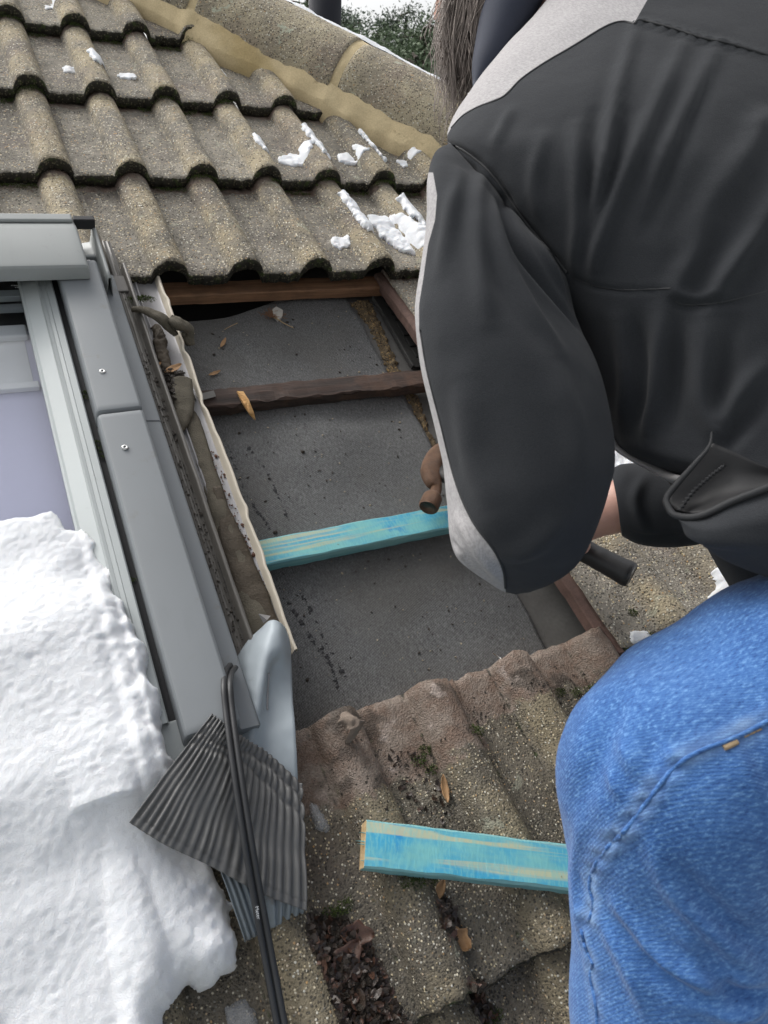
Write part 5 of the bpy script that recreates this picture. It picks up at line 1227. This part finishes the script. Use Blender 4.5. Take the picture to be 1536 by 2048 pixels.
# --- jeans
K0, K1, K2, K3 = D(1860, 1330, .71), D(1600, 1440, .645), D(1352, 1560, .605), D(1345, 2030, .615)
def jean_sdf(P):
    d = smin(sd_cone(P, K0, K1, .145, .120), sd_cone(P, K1, K2, .120, .092), .03)
    d = smin(d, np.linalg.norm(P-D(1372, 1432, .645), axis=-1)-.072, .02)
    d = smin(d, sd_cone(P, K2, K3, .090, .079), .022)
    d = smin(d, sd_cone(P, K3, D(1335, 2400, .70), .079, .070), .02)
    d = smin(d, sd_cone(P, D(1960, 1250, .86), D(1850, 1750, .98), .125, .095), .02)
    d = smin(d, sd_cone(P, K0, D(1960, 1250, .86), .14, .14), .03)
    return d
kp = np.array([K0, K1, K2, K3, D(1335, 2400, .70), D(1960, 1250, .86), D(1850, 1750, .98)])
DV, DF = sdf_mesh(jean_sdf, kp.min(0)-.17, kp.max(0)+.17, .0062)
dk = Skin(DV, DF)
seam = [(1600, 1400), (1536, 1437), (1470, 1470), (1400, 1497), (1350, 1528), (1300, 1590), (1255, 1650), (1215, 1690), (1185, 1735), (1178, 1770), (1186, 1800), (1180, 1830), (1163, 1850), (1170, 1890), (1184, 1920), (1180, 1950), (1190, 2000), (1195, 2060)]
DFo = [(seam, -.0030, .0035), ([(a+8, b+10) for a, b in seam], .0024, .005), ([(a-8, b-10) for a, b in seam], .0022, .005),
       ([(1240, 1480), (1280, 1560)], .003, .008), ([(1290, 1470), (1320, 1530)], -.003, .006), ([(1215, 1540), (1245, 1600)], .003, .007), ([(1330, 1500), (1360, 1520)], .003, .006),
       ([(1290, 1660), (1350, 1790), (1450, 1890), (1536, 1960)], .0045, .010), ([(1230, 1810), (1300, 1900), (1400, 1960), (1536, 1985)], .0055, .010), ([(1240, 1850), (1320, 1950), (1420, 2010)], -.005, .009), ([(1360, 1740), (1440, 1830), (1536, 1900)], -.004, .010),
       ([(1200, 1840), (1250, 1930), (1300, 2040)], .004, .009), ([(1400, 1900), (1470, 1985), (1536, 1990)], -.0080, .008), ([(1380, 2000), (1460, 2030), (1536, 2010)], .005, .009), ([(1340, 1850), (1430, 1935), (1500, 1975)], .004, .008),
       ([(1160, 1640), (1150, 1760), (1165, 1880)], .003, .010), ([(1450, 1480), (1500, 1560), (1536, 1620)], .002, .012), ([(1230, 1400), (1200, 1500), (1150, 1620)], -.004, .016)]
DFo = [(a, b*2.4, c*.8) for a, b, c in DFo]
DV2 = folds(DV, DF, dk, DFo); DV2 = DV2+vnormals(DV2, DF)*(.0010*fbm(DV2*30, 8, 2))[:, None]
jn = obj('jeans', DV2, DF, M['denim'], person)
SL = dk.line(seam, 90); dd, tt = poly_dist(DV2, SL)
pk = .5+.5*fbm(DV2*55, 5, 2)
attr(jn, 'worn', np.clip(np.exp(-((dd-.0045)/.0035)**2)*np.clip(pk, 0, 1)*.75, 0, 1)); attr(jn, 'dark', np.exp(-(dd/.0032)**2)); subsurf(jn, 1)
ds = Skin(DV2, DF)
piping([(a+1, b+5) for a, b in seam[1:]], 'outseam', .0018, M['denim'], jn, ds, 120, lift=.0002)
piping([(1447, 1496), (1462, 1489), (1474, 1483)], 'bar_tack', .0022, M['thread'], jn, ds, 8, lift=.0004, flat=.5)
for q in range(3): piping([(1488+q*12, 1474-q*5.5), (1495+q*12, 1471-q*5.5), (1498+q*12, 1469-q*5.5)], 'stitch', .0007, M['thread'], jn, ds, 5, lift=.0003)
# --- hair
rg = np.random.default_rng(5); V = []; F = []
for i in range(1900):
    x0 = 900+rg.beta(1.4, 1.2)*105; y0 = rg.uniform(-230, -30); dp = .98+.07*rg.random(); n = 14; ts = np.linspace(0, 1, n)
    L_ = rg.normal(140, 60)-.6*max(0, x0-940); x1 = x0-12+rg.normal(-2, 12); lock = math.floor(x0/8+dp*40); ph = lock*1.7
    am = 6+12*((lock*37) % 11)/11; wave_ = am*np.sin(ts*9+ph)+rg.normal(0, 4.0)*np.sin(ts*12+rg.uniform(0, 6)); xs = x0+(x1-x0)*ts+wave_*ts; ys = y0+(L_-y0)*ts+2*np.cos(ts*14+ph)
    xs = xs-14*np.exp(-((ys-60)/70)**2)*ts
    if rg.random() < .10: xs = xs-ts**2*rg.uniform(5, 24)+rg.normal(0, 4)*np.sin(ts*17)
    P = np.array([D(xs[k], ys[k], dp) for k in range(n)]); tv, tf = tube(P, np.interp(ts, [0, .7, 1], [.0009, .0007, .00025]), 3, False); F += [tuple(q+len(V) for q in f) for f in tf]; V += list(tv)
ho = obj('hair', V, F, M['hair'], person); tag(ho, kind='stuff')
capV, capF = sdf_mesh(lambda P: np.maximum(np.sqrt(((P-hc)@fdir/1.16)**2+((P-hc)@hup/1.28)**2+((P-hc)@hsd/1.0)**2)-.096, ((P-hc)@fdir)-.085-.3*((P-hc)@hup)), hc-.16, hc+.16, .008); o = obj('hair_cap', capV+vnormals(capV, capF)*(.003*fbm(capV*90, 3, 2))[:, None], capF, M['hair'], person)
# --- boot under the bent leg
AN = D(1335, 2400, .70); so = at(1335, 2470, 0); toe = so+np.array([-.13, .10, -.02])
def boot_sdf(P): return smin(sd_cone(P, AN, so+[0, 0, .05], .06, .048), sd_cone(P, so+[.02, -.02, .03], toe+[0, 0, .045], .046, .042), .03)
V, F = sdf_mesh(boot_sdf, np.minimum(AN, toe)-.12, np.maximum(AN, so)+.12, .012); obj('boot', V, F, M['lining'], person)
# ------------------------------------------------------------------ trees beyond the roof
def foliage_mat(name, a, b):
    s = Mat(name, .7); n = s.noise(1.6, 4); n2 = s.noise(14, 3)
    c = s.mix(s.math('ADD', s.math('MULTIPLY', n, .6), s.math('MULTIPLY', n2, .4)), a, b); s.b.inputs['Subsurface Weight'].default_value = 0
    return s.done(c, .75)
M['ever'] = foliage_mat('evergreen_foliage', (.055, .085, .048), (.12, .165, .085)); M['ever2'] = foliage_mat('bluish_foliage', (.065, .09, .068), (.125, .16, .11)); M['bark'] = simple('bark', (.075, .06, .048), .9, var=.3, scale=8, bump=.8, bd=.02)
def tree_meshes(seed, H, R, n, mat, dense=1.0):
    rg = np.random.default_rng(seed); V = []; F = []; br = []
    tv, tf = tube([(0, 0, 0), (.05*H*.1, 0, H*.5), (0, .02*H, H*.97)], [H*.022, H*.014, H*.004], 8); br.append((tv, tf))
    nb = int(64*dense)
    for i in range(nb):
        t = .12+.86*(i/nb)**.9; z = H*t; L = R*(1-t)**.62*rg.uniform(.65, 1.12)+.18; a = rg.uniform(0, 6.283); d = np.array([math.cos(a), math.sin(a), 0]); rise = rg.uniform(-.05, .35)
        p = [np.array([0, 0, z]), np.array([0, 0, z])+d*L*.5+[0, 0, L*rise*.6], np.array([0, 0, z])+d*L+[0, 0, L*rise*.5]]; br.append(tube(p, [.035, .02, .006], 5, False))
        for q in range(int(n/nb)):
            s = rg.random()**.6; c = p[0]*(1-s)**2+2*p[1]*s*(1-s)+p[2]*s*s+rg.normal(0, .13+.10*L*.3, 3)*np.array([1, 1, .8])
            e = d*.6+rg.normal(0, .6, 3)+[0, 0, -.25]; e /= np.linalg.norm(e); w = np.cross(e, rg.normal(0, 1, 3)); w /= np.linalg.norm(w)+1e-9; l_ = rg.uniform(.035, .095); b_ = l_*.2; k = len(V)
            V += [c-w*b_*.4, c+e*l_*.5+w*b_, c+e*l_, c+e*l_*.5-w*b_]; F.append((k, k+1, k+2, k+3))
    bv, bf = merge(br); return make_mesh('crown', V, F, mat, False), make_mesh('trunk', bv, bf, M['bark'])
TR = [tree_meshes(1, 7.6, 2.0, 24000, M['ever']), tree_meshes(2, 8.0, 1.7, 24000, M['ever2']), tree_meshes(3, 6.4, 2.2, 24000, M['ever'], 1.2), tree_meshes(9, 8.5, 1.5, 500, M['ever2'], .8)]
spots = [(700, 25, 13.5, 1, 'bushy evergreen tree just right of the vent pipe'), (745, 40, 15.5, 0, 'tall evergreen tree, second to the right of the vent pipe'), (800, 5, 17.0, 1, 'tall bluish evergreen tree in the middle of the tree line'),
         (850, 30, 14.5, 2, 'broad evergreen tree beside the hair of the person'), (905, 15, 17.5, 0, 'evergreen tree half hidden behind the hair of the person'), (775, 70, 12.0, 2, 'low dark evergreen tree at the front of the tree line'), (835, 85, 11.0, 2, 'low evergreen tree right above the snowy hip'),
         (600, -40, 17.0, 3, 'nearly bare tree just left of the vent pipe'), (578, 0, 14.0, 0, 'dark evergreen tree at the top of the hip ridge'), (960, 20, 15.0, 1, 'evergreen tree behind the head of the person'), (1040, 10, 16.0, 0, 'evergreen tree behind the shoulder of the person'), (660, -10, 16.5, 1, 'evergreen tree directly behind the vent pipe')]
for x, yt, dpt, kind, lab in spots:
    top = np.array(MR@Vector(ray(x, yt, dpt))); crown, trunk = TR[kind]; H = (7.6, 8.0, 6.4, 8.5)[kind]; sc = (top[2]+5.2)/H
    t = empty('evergreen_tree' if kind < 3 else 'bare_tree', (top[0], top[1], -5.2), roof=False); t.scale = (min(sc, 1.25), min(sc, 1.25), sc); t.rotation_euler = (0, 0, random.uniform(0, 6.28)); tag(t, lab, 'tree', 'trees beyond the roof')
    for nm, me in (('crown', crown), ('trunk', trunk)):
        o = bpy.data.objects.new(nm, me); COL.objects.link(o); o.parent = t
for o in SC.objects:
    if '_l' in o: del o['_l']
